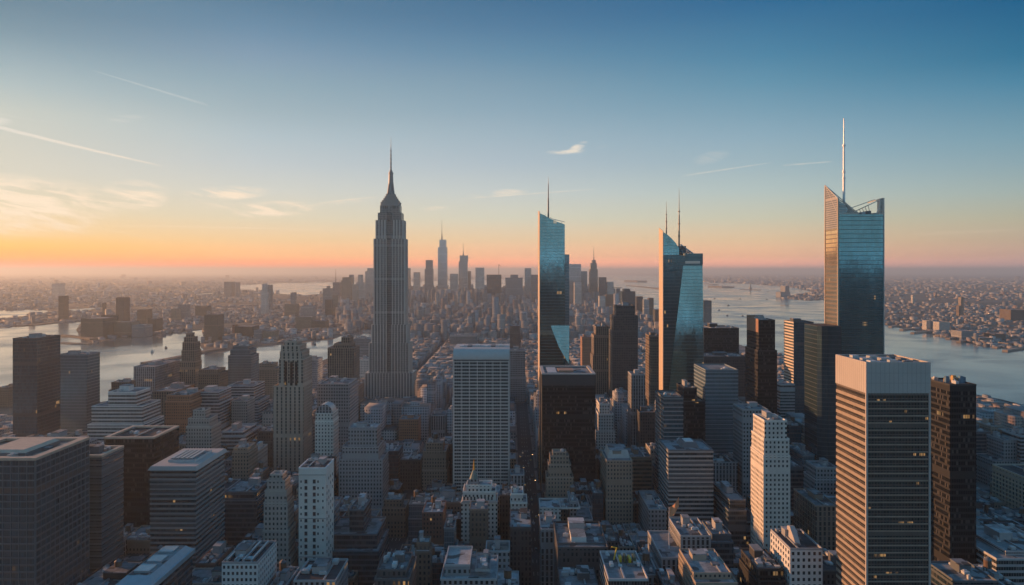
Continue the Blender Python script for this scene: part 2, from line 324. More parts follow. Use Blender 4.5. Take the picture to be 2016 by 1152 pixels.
MSTEEL = simple('galvanised steel', (.42,.44,.45), .45, .6); MUNIT = simple('painted roof unit', (.45,.47,.48), .6); MDARK = simple('dark metal', (.05,.05,.055), .5, .3)
MWOOD = simple('weathered wood', (.14,.09,.06), .9); MPALE = simple('sunset tinted pale cladding', (.56,.44,.32), .5, .0, .08); MCONC = simple('pale concrete', (.41,.385,.365), .8, 0, .12, .08)  # pale cladding's orange tint paints sunset light onto the sunward faces
MUNITD = simple('dark roof unit', (.13,.14,.15), .6)
HERO = []   # (x0px, x1px, D, y bottom seen, aabb)
LMK = []    # landmarks (short name, px, py, D)
def foot(x0, x1, y0, y1): HERO.append((x0, x1, y0, y1))
OCC = []
def rect_ring(mb, x0, x1, y0, y1, z0, z1, t, mi=0):
    mb.box(x0, x1, y0, y0+t, z0, z1, mi, bottom=True); mb.box(x0, x1, y1-t, y1, z0, z1, mi, bottom=True)
    mb.box(x0, x0+t, y0+t, y1-t, z0, z1, mi, bottom=True); mb.box(x1-t, x1, y0+t, y1-t, z0, z1, mi, bottom=True)
def tank(root, x, y, z, r, org):
    a = MB(); a.cyl(x, y, z+3.2, z+3.2+r*2.1, r, r*.96, 12); t = a.build('water_tank', MWOOD, root, org)
    b = MB(); b.cyl(x, y, z+3.2+r*2.1, z+3.2+r*3.0, r*1.08, .1, 12); b.build('tank_roof', MUNITD, t, org)
    for i, (dx, dy) in enumerate(((-1,-1),(1,-1),(-1,1),(1,1))):
        c = MB(); c.beam((x+dx*r*.65, y+dy*r*.65, z), (x+dx*r*.65, y+dy*r*.65, z+3.2), .35); c.build('leg', MDARK, t, org)
def roof_kit(root, org, x0, x1, y0, y1, z, rg, key='grey', n=5, big=True, wt=False, roofm=None, parts=True):
    w, d = x1-x0, y1-y0
    if min(w, d) < 5: return
    if big:
        pw, pd = w*rg.uniform(.18, .42), d*rg.uniform(.18, .42); px = x0+w*rg.uniform(.15, .85-pw/w); py = y0+d*rg.uniform(.3, max(.31, .9-pd/d)); ph = rg.uniform(2.4, 4.8)
        if rg.random() < .5: key2 = key
        else: key2 = 'grey'
        a = MB(); a.box(px, px+pw, py, py+pd, z-1, z+ph, 0, None); a.box(px-.25, px+pw+.25, py-.25, py+pd+.25, z+ph, z+ph+.5, 1, bottom=True)
        a.build('bulkhead', [MCOP[key2], MROOF[rg.choice([0, 1, 4])]], root, org)
    for i in range(n):
        ww, dd, hh = rg.uniform(1.2, min(4.5, w*.25)), rg.uniform(1.2, min(5.5, d*.25)), rg.uniform(1.0, 2.8)
        ax, ay = x0+1+rg.random()*(w-ww-2), y0+1+rg.random()*(d-dd-2)
        a = MB(); a.box(ax, ax+ww, ay, ay+dd, z-.6, z+hh-1)
        if rg.random() < .5: a.cyl(ax+ww/2, ay+dd/2, z+hh-1, z+hh-.5, min(ww, dd)*.35, n=8)
        a.build('roof_unit', rg.choice([MUNIT, MUNIT, MSTEEL, MUNITD]), root, org)
    if n >= 4:
        a = MB(); ax = x0+w*rg.uniform(.2, .8); a.box(ax, ax+.8, y0+1.5, y1-1.5, z-.7, z+.1, bottom=True); a.build('duct', MSTEEL, root, org)
    if wt: tank(root, x0+w*rg.uniform(.2, .8), y0+d*rg.uniform(.3, .8), z-1, rg.uniform(1.8, 2.4), org)
def bld(name, label, cat, tiers, D, depth, key, short=None, yb=None, equip=4, big=True, wt=False, roof=0, group=None, bands=None, piers=None, par=True, land=True, seed=None, parent_kw=None):
    rg = random.Random(seed if seed is not None else hash_(label))
    t0 = tiers[0]; xa, xb = Xp(t0[0], D), Xp(t0[1], D)
    org = ((xa+xb)/2, D+depth/2, 0)
    root = empty(name, org, label, cat, group)
    wall = MB(); zb = 0.0
    for i, t in enumerate(tiers):
        fi = t[3] if len(t) > 3 else 0.0; bi = t[4] if len(t) > 4 else 0.0
        Dt = D+fi; x0, x1 = Xp(t[0], Dt), Xp(t[1], Dt); y0, y1 = Dt, D+depth-bi; z = Zp(t[2], Dt)
        wall.box(x0, x1, y0, y1, zb if i == 0 else zb-1.1, z, 0, None)
        rf = MB(); rf.auto([(x0+.05, y0+.05, z-.9), (x1-.05, y0+.05, z-.9), (x1-.05, y1-.05, z-.9), (x0+.05, y1-.05, z-.9)]); rf.build('roof', MROOF[roof], root, org)
        if par: cop = MB(); rect_ring(cop, x0-.12, x1+.12, y0-.12, y1+.12, z-.9, z+.25, .55); cop.build('parapet', MCOP[key], root, org)
        foot(x0, x1, y0, y1) if i == 0 else None
        zb = z
        if i < len(tiers)-1 and D < 800 and len(tiers) < 5:
            pass
    wall.build('wall', FM(key), root, org)
    roof_kit(root, org, x0, x1, y0, y1, z, rg, key, equip, big, wt)
    if bands:   # (pitch, height, proud, material, ztop offset)
        bp, bh, pr, bm, off = bands; x0, x1 = xa, xb; y0, y1 = D, D+depth; zt = Zp(t0[2], D)-off
        a = MB(); rect_ring(a, x0-pr, x1+pr, y0-pr, y1+pr, 0, bh, pr+.05); proto = a.build('spandrel', bm, root, org); k = 0
        zz = zt
        while zz > 2 and k < 70:
            o = proto if k == 0 else proto.copy()
            if k: col.objects.link(o); o.parent = root
            o.location = (0, 0, zz); zz -= bp; k += 1
    if piers:   # (count across front, width, proud, material)
        nf, pw, pr, pm = piers; x0, x1 = xa, xb; zt = Zp(t0[2], D)-.9
        a = MB()
        for i in range(nf+1):
            c = x0+pw/2+(x1-x0-pw)*i/nf; a.box(c-pw/2, c+pw/2, D-pr, D-.02, 0, zt)
        ns = max(1, round(depth/((x1-x0)/nf)))
        for i in range(ns+1):
            c = D+pw/2+(depth-pw)*i/ns
            a.box(x0-pr, x0-.02, c-pw/2, c+pw/2, 0, zt); a.box(x1+.02, x1+pr, c-pw/2, c+pw/2, 0, zt)
        a.build('mullion_frame', pm, root, org)
    OCC.append((t0[0], t0[1], D, yb if yb else t0[2]+.6*(Dg_y(D)-t0[2]), tiers[0][2]))
    if land: LMK.append((short or name.replace('_', ' '), (t0[0]+t0[1])/2, tiers[0][2], D))
    return root, org
def Dg_y(D): return YH+H*F/D
def hash_(s):
    h = 5381
    for c in s: h = (h*33+ord(c)) & 0xffffffff
    return h
def windows_on(root, org, x0, x1, y0, side, z0, z1, nx, nz, wf, hf, d1=None, pane='window', mat=None, nside=0, wallm=None):
    """a real pierced face: frame of piers and spandrels standing 0.35 m in front of the core, one child per window."""
    t = .35; fr = MB(); cw = (x1-x0)/nx; ch = (z1-z0)/nz; gw, gh = cw*wf, ch*hf
    def grid(o, along, n, cwid, put):
        pass
    a = MB(); a.box(-gw/2, gw/2, -.06, 0, 0, gh, 0, bottom=True); a.box(-gw/2, gw/2, -.12, -.06, -.0, .12, 1, bottom=True)
    proto = a.build(pane, [mat, MSTEEL], root); first = True
    for i in range(nx):
        for j in range(nz):
            o = proto if first else proto.copy()
            if not first: col.objects.link(o); o.parent = root
            first = False
            o.location = (x0+cw*(i+.5)-org[0], y0-org[1], z0+ch*j+(ch-gh)/2)
    for i in range(nx+1):
        c0 = x0+cw*i-(cw-gw)/2 if i else x0; c1 = x0+cw*i+(cw-gw)/2 if i < nx else x1
        fr.box(c0, c1, y0-t, y0, z0, z1)
    for j in range(nz+1):
        b0 = z0+ch*j-(ch-gh)/2 if j else z0; b1 = z0+ch*j+(ch-gh)/2 if j < nz else z1
        for i in range(nx):
            fr.box(x0+cw*i+(cw-gw)/2, x0+cw*(i+1)-(cw-gw)/2, y0-t, y0, b0, b1, bottom=True)
    # side face
    if side and nside:
        X = x0 if side < 0 else x1; cd_ = (d1-y0)/nside; sw = cd_*wf
        sp = MB()
        if side < 0: sp.box(-.06, 0, -sw/2, sw/2, 0, gh, bottom=True)
        else: sp.box(0, .06, -sw/2, sw/2, 0, gh, bottom=True)
        pr = sp.build(pane, mat, root); first = True
        for i in range(nside):
            for j in range(nz):
                o = pr if first else pr.copy()
                if not first: col.objects.link(o); o.parent = root
                first = False; o.location = (X-org[0], y0+cd_*(i+.5)-org[1], z0+ch*j+(ch-gh)/2)
        xa, xb = (X-t, X) if side < 0 else (X, X+t)
        for i in range(nside+1):
            c0 = y0+cd_*i-(cd_-sw)/2 if i else y0; c1 = y0+cd_*i+(cd_-sw)/2 if i < nside else d1
            fr.box(xa, xb, c0, c1, z0, z1)
        for j in range(nz+1):
            b0 = z0+ch*j-(ch-gh)/2 if j else z0; b1 = z0+ch*j+(ch-gh)/2 if j < nz else z1
            for i in range(nside):
                fr.box(xa, xb, y0+cd_*i+(cd_-sw)/2, y0+cd_*(i+1)-(cd_-sw)/2, b0, b1, bottom=True)
    fr.build('facade_frame', wallm, root, org)
MPANE = simple('window pane', (.03,.04,.05), .08, 0, .4, .5)
# ================================================================ hand placed buildings
T = 'tower'; OB = 'office building'; AB = 'apartment building'
WHITE = simple('white painted wall', (.60,.61,.60), .8, 0, .1, .1)
# ---- left block
r, o = bld('office_building', 'broad glass office block at the picture\'s lower left, sunset on its rimmed roof', OB, [(-120,70,905)], 410, 52, 'dark_glass', 'broad rimmed glass block', 1152, 4, big=False, roof=3, bands=(3.75,.8,.18,simple('blue grey spandrel',(.085,.135,.16),.45,.2),4), piers=(12,.55,.2,simple('blue grey spandrel',(.085,.135,.16),.45,.2)))
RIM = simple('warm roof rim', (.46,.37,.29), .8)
def rim(r, o, x0p, x1p, yp, D, dep, w, m=None):
    x0, x1, z = Xp(x0p, D), Xp(x1p, D), Zp(yp, D); a = MB(); rect_ring(a, x0-.3, x1+.3, D-.3, D+dep+.3, z-.5, z+.9, w); a.build('roof_rim', m or RIM, r, o)
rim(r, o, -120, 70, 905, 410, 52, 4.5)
a = MB(); a.box(-290, -266, 420, 452, 117, 122.6, 0, None); a.prism([(-290,420),(-266,420),(-266,452),(-290,452)], 122.6, 124, 1, [(-288,422),(-268,422),(-268,450),(-288,450)], 1); a.build('penthouse', [MUNITD, RIM], r, o)
r, o = bld('office_building', 'slim dark banded block wedged between the two broad glass office blocks', OB, [(128,200,899)], 480, 27, 'dark_bands', 'slim dark banded block', 1152, 5, roof=3, bands=(3.8,1.3,.15,simple('slate spandrel',(.10,.125,.14),.55),2)); rim(r, o, 128, 200, 899, 480, 27, 2.2)
r, o = bld('office_building', 'near black flat roofed block behind the silver banded block', OB, [(205,303,863)], 600, 45, 'black', 'near black block', 1060, 4, big=False, roof=2); rim(r, o, 205, 303, 863, 600, 45, 3.0)
r, o = bld('office_building', 'silver banded office block with an overhanging pale roof slab', OB, [(296,385,926)], 520, 52, 'dark_bands', 'silver banded block', 1060, 4, big=False, roof=4, bands=(3.3,1.35,.3,simple('silver spandrel',(.27,.29,.30),.5,.2),3.5))
x0, x1, z = Xp(293,519), Xp(388,519), Zp(926,519)
a = MB(); a.prism([(x0-.5,518),(x1+.5,518),(x1+.5,574),(x0-.5,574)], z, z+2.6, 0, [(x0+1,519.5),(x1-1,519.5),(x1-1,572),(x0+1,572)], 0, True); a.build('roof_slab', MCONC, r, o)
a = MB(); a.box(x0+8, x1-6, 530, 560, z+2.55, z+4.4, 0, 1); a.build('penthouse', [MUNIT, MROOF[4]], r, o)
for k in range(5):
    a = MB(); a.box(x0+9+k*3.2, x0+11+k*3.2, 532, 556, z+4.42, z+5.2, 0); a.build('duct', MSTEEL, r, o)
r, o = bld('office_building', 'low block with chamfered blue roof at the foot of the silver banded block', OB, [(232,300,1150)], 400, 50, 'dark_bands', 'chamfered blue roof', 1152, 0, big=False, roof=4, par=False)
x0, x1 = Xp(232,400)-1, Xp(300,400)+1; zt = Zp(1150,400)
a = MB(); a.prism([(x0,398),(x1,398),(x1,452),(x0,452)], zt-2.5, zt, 0, None, 0, True); a.prism([(x0+1.2,399),(x1-1.2,399),(x1-1.2,451),(x0+1.2,451)], zt+.01, zt+3, 0, [(x0+4,404),(x1-4,404),(x1-4,448),(x0+4,448)], 1); a.build('roof_slab', [simple('blue grey roof metal',(.27,.34,.38),.4,.3), MROOF[4]], r, o)
for k in range(3):
    a = MB(); a.box(x0+6, x1-6, 407+k*14, 416+k*14, zt+3, zt+4.2); a.build('skylight', simple('skylight glass',(.3,.4,.45),.15,.4), r, o)
r, o = bld('office_building', 'pale gridded block with dark ribbed roof at the lower left centre', OB, [(437,507,1107)], 430, 34, 'grey', 'pale gridded block', 1152, 6, roof=2)
x0, x1 = Xp(437,430), Xp(507,430); z = Zp(1107,430)
windows_on(r, o, x0, x1, 430, 1, z-18.5, z-1.0, 8, 5, .55, .55, 464, 'window', MPANE, 10, WHITE)
for k in range(4):
    a = MB(); a.box(x0+1.5+k*4.6, x0+2.6+k*4.6, 432, 462, z-.4, z+.9); a.build('roof_rib', MSTEEL, r, o)
bld('apartment_building', 'slender stepped masonry tower left of the white slit windowed tower', AB, [(515,572,1098),(517,568,1044),(519,566,990,.3,1),(521,564,966,.8,2),(525,561,946,1.6,3),(532,556,934,3,4)], 520, 17, 'limestone', 'slender stepped tower', 1150, 1, big=False, roof=3)
r, o = bld('apartment_building', 'tall white tower with columns of dark slit windows', AB, [(588,641,921)], 520, 24, 'white_plain', 'white slit windowed tower', 1100, 4, roof=2)
x0, x1 = Xp(588,520), Xp(641,520); z = Zp(921,520)
x0_, x1_, sl_ = x0, x1, MPANE
for c, ww, hh, st in ((.09, .45, 1.5, 0), (.27, .95, 2.5, 1), (.58, .95, 2.5, 1), (.72, .5, 1.6, 0), (.9, .45, 1.5, 0)):
    for j in range(18):
        if st == 0 and (j*7+int(c*100)) % 5 == 0: continue
        a = MB(); cc = x0+(x1-x0)*c; zz = z-8-j*4.4-(0 if st else .6); a.box(cc-ww, cc+ww, 519.93, 519.99, zz-hh, zz, bottom=True); a.build('window', MPANE, r, o)
        if st: a = MB(); a.box(cc-ww-.15, cc+ww+.15, 519.75, 519.99, zz-hh-.3, zz-hh-.05, bottom=True); a.build('window_sill', MCONC, r, o)
for zz in (z-4.5, z-34, z-60):
    a = MB(); a.box(x0-.3, x1+.3, 519.65, 519.99, zz-.6, zz, bottom=True); a.build('ledge', MCONC, r, o)
for j in range(18):
    for q in range(4):
        if (j+q*3) % 4 == 0: continue
        a = MB(); yy = 523+q*5.4; a.box(x1+.02, x1+.07, yy, yy+1.5, z-10.4-j*4.4, z-8.4-j*4.4, bottom=True); a.build('window', MPANE, r, o) if (j < 13) else None
bld('office_building', 'pale rimmed roof block in front of the white slit windowed tower', OB, [(578,661,1143)], 400, 30, 'grey', 'pale rimmed roof', 1152, 5, roof=2)
bld('office_building', 'dark layered block with a pale roof strip beside the silver banded block', OB, [(440,505,985),(443,503,968,1,2)], 620, 38, 'dark_bands', 'dark layered block', 1060, 5, roof=4)
bld('office_building', 'stepped grey green office block with terraces above brown towers', OB, [(664,757,1000),(667,753,905,2,0),(674,745,880,5,3),(686,742,842,9,6)], 700, 36, 'grey', 'stepped terraced block', 1000, 6, roof=1)
bld('office_building', 'low U shaped block with cyan skylight roof below the terraced block', OB, [(640,745,1085),(646,742,1052,7,0),(688,716,1004,14,2)], 540, 46, 'dark_bands', 'U shaped block', 1152, 7, roof=4)
bld('apartment_building', 'dark brown block with teal roof cabin under the stepped terraced block', AB, [(752,798,1000),(756,790,984,3,4)], 640, 24, 'brown', 'dark brown teal roofed block', 1100, 4, roof=4)
bld('apartment_building', 'dark red brick slab with snow pale roof in the centre foreground', AB, [(831,872,1009)], 590, 30, 'red', 'dark red slab', 1100, 5, roof=1, wt=True)
bld('office_building', 'tan and brown tower with a pale belt below its ragged roof', OB, [(831,880,925),(832,878,889,.5,0),(838,872,872,5,5)], 760, 34, 'tan', 'pale belted tan tower', 985, 4, wt=True)
bld('office_building', 'dark block with white flat roof left of the pale belted tan tower', OB, [(787,828,905)], 780, 30, 'dark_stone', 'white roofed dark block', 985, 5, roof=1)
bld('apartment_building', 'small brown block with a white rooftop in the lower centre', AB, [(817,846,1086),(820,845,1068,5,0)], 480, 16, 'brown', 'small white topped brown block', 1152, 3, roof=1)
bld('office_building', 'low flat block with blue green roof at the bottom edge', OB, [(737,805,1140),(742,800,1122,4,3)], 400, 32, 'dark_stone', 'blue green roofed block', 1152, 7, roof=4)
bld('apartment_building', 'brown block with teal flat roof right below the great setback skyscraper', AB, [(785,823,826)], 950, 30, 'orange_brick', 'teal roofed brown block', 880, 3, roof=4)
bld('office_building', 'dark block with tall pale window strips left of the white grid tower', OB, [(848,877,818)], 1000, 34, 'grey_piers', 'pale striped dark block', 870, 2)
# ---- centre foreground
r, o = bld('church', 'white stone building with a golden spire before the white grid tower', 'church', [(908,979,990),(911,976,968,2,2),(918,968,955,6,6)], 600, 26, 'white', 'white golden spired building', 1050, 1, big=False, roof=1)
xc = Xp(933,614); zs = Zp(952,614)
a = MB(); a.box(xc-4, xc+4, 610, 618, zs-5, zs+4); a.build('spire_base', FM('grey'), r, o)
a = MB(); a.cyl(xc, 614, zs+4, zs+11, 3.6, .9, 8); a.build('spire', simple('verdigris copper',(.13,.2,.18),.6), r, o)
a = MB(); a.cyl(xc, 614, zs+11, zs+20, .9, .12, 8); a.build('spire_tip', simple('gilded bronze',(.75,.42,.08),.35,.6), r, o)
a = MB(); x0, x1 = Xp(906,600), Xp(981,600); a.xz([(x0,Zp(990,600)),(x1,Zp(990,600)),(x1-2,Zp(985,600)),(x0+2,Zp(985,600))], 598.8, 600); a.build('cornice', MCONC, r, o)
for k in range(9):
    a = MB(); zz = Zp(978,602); cx_ = Xp(914+k*6.8,602); a.box(cx_-.6, cx_+.6, 601.9, 601.96, zz-2.6, zz, bottom=True); a.build('window', MPANE, r, o)
bld('apartment_building', 'brown grey block with three small top windows in front of the golden spired building', AB, [(924,960,1003)], 540, 20, 'brown', 'brown grey block', 1090, 3)
bld('apartment_building', 'small white block with square windows in the centre foreground', AB, [(956,1003,1085)], 470, 18, 'grey', 'small white windowed block', 1120, 4, roof=3)
r, o = LAST = bld('apartment_building', 'narrow white loft building beside the dark avenue', AB, [(1005,1038,990),(1006,1030,972,4,0)], 600, 24, 'white', 'narrow white loft', 1032, 3, roof=1)
bld('apartment_building', 'dark brown slab lining the deep central avenue', AB, [(1004,1046,1038)], 540, 40, 'dark_stone', 'dark avenue slab', 1152, 3, roof=4)
bld('office_building', 'white roofed low complex at the bottom edge near the centre', OB, [(867,978,1140),(875,925,1112,6,0),(935,965,1122,4,6)], 410, 34, 'grey', 'white roofed complex', 1152, 8, roof=1)
bld('apartment_building', 'thin block with blue roofs between the red slab and the golden spired building', AB, [(873,896,1095),(874,894,1040,10,0)], 500, 30, 'blue_glass', 'thin blue roofed block', 1120, 3, roof=4)
bld('office_building', 'white fluted slab beside the grid tower and the avenue', OB, [(1005,1032,935)], 680, 20, 'grey_piers', 'fluted slab', 975, 2)
bld('office_building', 'stone block with pale terrace right of the central avenue', OB, [(1063,1104,1000),(1104,1142,1000)], 610, 26, 'pale_stone', 'pale terrace block', 1040, 6, roof=1, big=False)
bld('apartment_building', 'rounded art deco stone tower standing before the black slab tower', AB, [(1074,1131,985),(1076,1129,940,.5,0),(1080,1124,915,2,2),(1083,1120,898,3,4),(1088,1115,890,5,6)], 650, 22, 'tan', 'art deco stone tower', 985, 1, big=False, roof=3)
r, o = bld('office_building', 'broad dark block with blue roof cabins at the lower centre', OB, [(1098,1197,1078),(1100,1196,1070,8,0)], 480, 50, 'dark_stone', 'broad blue roofed block', 1152, 7, roof=0)
a = MB(); a.box(Xp(1125,490), Xp(1155,490), 492, 508, Zp(1072,490)-1, Zp(1072,490)+4, 0, 1); a.build('bulkhead', [WHITE, MROOF[4]], r, o)
bld('apartment_building', 'dark striped block under the pale terrace right of the avenue', AB, [(1065,1098,1042)], 520, 30, 'grey_piers', 'striped avenue block', 1152, 2, roof=1)
r, o = bld('apartment_building', 'beige hotel tower with hooded roof right of the black slab tower', AB, [(1193,1246,985),(1194,1245,907,.6,0)], 640, 44, 'tan', 'beige hotel tower', 1060, 3, roof=0)
x0, x1, z = Xp(1197,650), Xp(1242,650), Zp(905,650)
a = MB(); a.prism([(x0,652),(x1,652),(x1,680),(x0,680)], z, z+7, 0, [(x0+2,656),(x1-2,656),(x1-2,678),(x0+2,678)], 1); a.build('roof_hood', [MCOP['limestone'], MROOF[0]], r, o)
bld('office_building', 'brown banded block behind the beige hotel tower', OB, [(1240,1283,900)], 700, 40, 'brown_bands', 'brown banded block', 985, 6, roof=0)
bld('office_building', 'grey block with shallow roof court between hotel tower and banded office', OB, [(1278,1313,1003)], 600, 52, 'grey', 'roof court block', 1080, 5, roof=4)
r, o = bld('office_building', 'silver and black banded office with a white square on its roof', OB, [(1316,1404,886)], 620, 40, 'dark_bands', 'silver and black banded office', 1040, 1, big=False, roof=4, bands=(3.5,1.35,.3,simple('light spandrel',(.32,.33,.33),.6),2.2))
x0, x1, z = Xp(1340,635), Xp(1375,635), Zp(886,620)
a = MB(); a.prism([(x0,632),(x1,632),(x1,652),(x0,652)], z-1, z+3, 0, [(x0+2,634),(x1-2,634),(x1-2,650),(x0+2,650)], 0); a.build('penthouse', MUNITD, r, o)
a = MB(); a.box(x0+4, x1-4, 636, 648, z+3.02, z+3.6); a.build('roof_hatch', WHITE, r, o)
r, o = bld('office_building', 'flat roofed grey block carrying the orange flag', OB, [(1303,1378,1098),(1340,1400,1055,14,0)], 480, 50, 'grey_piers', 'flag block', 1152, 6, roof=0)
bld('office_building', 'dark block with skylight roof beside the white deco tower', OB, [(1400,1444,1068),(1402,1440,1052,6,2)], 520, 36, 'dark_bands', 'dark skylight block', 1152, 4, roof=0)
bld('office_building', 'dark curved corner office between banded office and white deco tower', OB, [(1434,1470,1005),(1437,1468,985,5,2)], 590, 60, 'dark_bands', 'dark corner office', 1080, 3, roof=4)
r, o = bld('office_building', 'low block with a pink lit roof edge at the bottom edge', OB, [(1370,1452,1148),(1366,1440,1128,7,0)], 420, 44, 'tan', 'pink edged low block', 1152, 6, roof=1)
r, o = bld('office_building', 'flat roof crowded with yellow and green machinery', OB, [(1198,1276,1140)], 420, 42, 'grey_bands', 'crowded machine roof', 1152, 9, roof=0, big=False)
z = Zp(1140,420)
a = MB(); a.beam((Xp(1212,440),448,z), (Xp(1218,440),448,z+7), .7); a.beam((Xp(1218,440),448,z+7), (Xp(1206,440),444,z+9), .6); a.build('crane_arm', simple('yellow paint',(.7,.45,.04),.5), r, o)
for k in range(4):
    a = MB(); a.box(Xp(1222+k*9,440), Xp(1227+k*9,440), 446-k, 450, z-.8, z+2.2+(k%2)); a.build('roof_unit', simple('green machine paint',(.07,.10,.06),.6) if k%2 else simple('yellow paint',(.7,.45,.04),.5), r, o)
# ---- right block
r, o = bld('office_tower', 'sunlit banded office tower with blank pale concrete crown, lower right', T, [(1706,1830,774)], 400, 37, 'bronze_bands', 'pale crowned banded tower', 1152, 7, big=False, roof=1)
x0, x1, z0, z1 = Xp(1706,400), Xp(1830,400), Zp(774,400), Zp(714,400)
a = MB(); a.box(x0-.4, x1+.4, 399.6, 437.4, z0, z1, 0, None, True); a.box(x0+.3, x1-.3, 400.3, 436.7, z1-.8, z1-.75, 1); rect_ring(a, x0-.4, x1+.4, 399.6, 437.4, z1+.01, z1+.3, .7, 0)
a.build('crown', [MCONC, MROOF[1]], r, o)
a = MB()
for k in range(1, 14): c = x0+(x1-x0)*k/14; a.box(c-.05, c+.05, 399.55, 399.59, z0, z1, bottom=True)
for k in range(1, 15): c = 400+37*k/15; a.box(x0-.45, x0-.41, c-.05, c+.05, z0, z1, bottom=True)
for q in (.33, .66): a.box(x0-.4, x1+.4, 399.55, 399.59, z0+(z1-z0)*q-.05, z0+(z1-z0)*q+.05, bottom=True)
a.build('panel_joint', simple('panel joint', (.2,.19,.18), .8), r, o)
for k in range(9):
    a = MB(); ax = x0+3+(k%3)*9.5+rnd.random()*3; ay = 404+(k//3)*10; a.box(ax, ax+rnd.uniform(3,6), ay, ay+rnd.uniform(3,6), z1-.8, z1+rnd.uniform(.4,1.3)); a.build('roof_unit', [MUNIT, MSTEEL, MUNITD][k%3], r, o)
WS = simple('warm concrete spandrel',(.30,.245,.195),.7)
a = MB(); a.box(x0-.35, x0-.02, 400.5, 436.9, 0, 1.75, bottom=True); a.box(x0-.35, x1+.35, 399.65, 399.98, .6, 1.2, bottom=True); a.box(x1+.02, x1+.35, 400, 436.9, .5, 1.4, bottom=True); a.box(x0, x1, 437.02, 437.35, .5, 1.4, bottom=True)
pr = a.build('spandrel', WS, r, o); zz = z0-5.2; k = 0
while zz > 1 and k < 50:
    oo = pr if k == 0 else pr.copy()
    if k: col.objects.link(oo); oo.parent = r
    oo.location = (0, 0, zz); zz -= 3.75; k += 1
for xx in (x0-.45, x1-.55):
    a = MB(); a.box(xx, xx+1.0, 399.5, 400.5, 0, z0); a.build('corner_pier', MCONC, r, o)
mn = MB()
for k in range(23): c = 401+k*1.6; mn.box(x0-.2, x0-.01, c, c+.25, 0, z0)
for k in range(21): c = x0+1+k*1.58; mn.box(c, c+.2, 399.8, 399.99, 0, z0)
mn.build('mullion_frame', simple('warm mullion',(.09,.075,.06),.5), r, o)
r, o = bld('office_tower', 'near black tower with bronze lit side and blue rooftop plant', T, [(1870,1922,757)], 500, 30, 'black', 'black bronze sided tower', 1152, 2, big=False, roof=3)
for k in range(11):
    a = MB(); ax = Xp(1872,505)+rnd.random()*13; ay = 505+rnd.random()*20; a.box(ax, ax+2.2, ay, ay+2.4, Zp(757,500)-1, Zp(757,500)+rnd.uniform(1.5,4)); a.build('roof_unit', simple('blue plant casing',(.09,.17,.24),.5) if k%3 else simple('ochre plant casing',(.4,.25,.1),.6), r, o)
r, o = bld('office_tower', 'white art deco tower with orange sunlit flank', T, [(1503,1556,898),(1504,1554,864,.8,0),(1505,1549,828,1.6,2)], 560, 30, 'white', 'white deco tower', 1100, 4, roof=1)
bld('office_building', 'grey slab rising behind the white deco tower', OB, [(1462,1512,806)], 690, 30, 'grey', 'grey slab', 1000, 2)
r, o = bld('office_building', 'white square windowed block with dark roof and tilted fin', OB, [(1556,1619,1080)], 440, 33, 'grey', 'white square windowed block', 1152, 5, roof=2)
x0, x1, z = Xp(1556,440), Xp(1619,440), Zp(1080,440)
windows_on(r, o, x0, x1, 440, -1, z-27, z-1.0, 6, 7, .5, .55, 473, 'window', MPANE, 8, WHITE)
a = MB(); a.yz([(448,z-1),(462,z-1),(462,z+6),(458,z+7),(451,z+2)], x0+6, x0+9); a.build('roof_fin', MCONC, r, o)
bld('office_building', 'brown block with a grid of sunlit windows on its west flank', OB, [(1606,1650,996)], 560, 44, 'brown_piers', 'sun gridded brown block', 1100, 4, roof=0)
bld('office_building', 'plain grey penthouse block behind the sun gridded brown block', OB, [(1605,1650,944),(1607,1648,920,3,0)], 650, 26, 'grey', 'plain grey block', 990, 3, roof=0)
r, o = bld('office_building', 'wide sunlit office block by the far right edge', OB, [(2143,2230,990)], 600, 120, 'tan_piers', 'wide sunlit block', 1060, 8, roof=2, bands=(3.9,1.2,.3,simple('honey stone',(.42,.34,.24),.7),1.5))
bld('office_building', 'small pale punched window block right of the black bronze sided tower', OB, [(1921,1953,992)], 780, 30, 'pale_stone', 'small pale block', 1050, 2, roof=0)
bld('office_building', 'low broad flat roofed building in the lower right corner', OB, [(1962,2120,1100),(1980,2080,1085,8,8)], 480, 60, 'grey_bands', 'low corner building', 1152, 9, roof=4)
bld('office_building', 'low blue roofed building below the black bronze sided tower', OB, [(1880,1965,1144)], 440, 30, 'dark_bands', 'low blue roofed building', 1152, 4, roof=4)
r, o = bld('office_tower', 'slim tower with glowing striped west face above the river', T, [(1563,1602,634)], 1000, 36, 'dark_glass', 'glowing striped tower', 760, 3, roof=2)
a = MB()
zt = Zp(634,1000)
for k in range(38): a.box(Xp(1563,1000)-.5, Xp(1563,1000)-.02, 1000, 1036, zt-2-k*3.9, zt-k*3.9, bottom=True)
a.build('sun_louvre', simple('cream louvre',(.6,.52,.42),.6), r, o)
bld('office_building', 'banded glass podium at the foot of the glowing striped tower', OB, [(1536,1565,757)], 960, 30, 'grey_bands', 'banded podium', 800, 2)
r, o = bld('office_tower', 'near black tower with a copper lit top corner', T, [(1492,1530,690),(1494,1526,630,1,1)], 850, 46, 'black', 'orange topped black tower', 808, 6, roof=3)
a = MB(); z = Zp(630,850); a.box(Xp(1494,851)-.35, Xp(1494,851)-.02, 852, 894, z-14, z+1); a.box(Xp(1494,851), Xp(1526,851), 891, 895.2, z-1, z+3); a.build('crown', simple('painted sunset top',(.36,.2,.13),.7), r, o)  # orange colour paints the low sun catching the tower's top corner
bld('office_building', 'wide black block with rooftop plant beside the water', OB, [(1386,1455,646)], 1250, 60, 'black', 'wide black block', 700, 7, roof=3)
bld('office_building', 'low roof terrace block under the wide black block', OB, [(1386,1468,702)], 1050, 50, 'dark_stone', 'roof terrace block', 740, 8, roof=0)
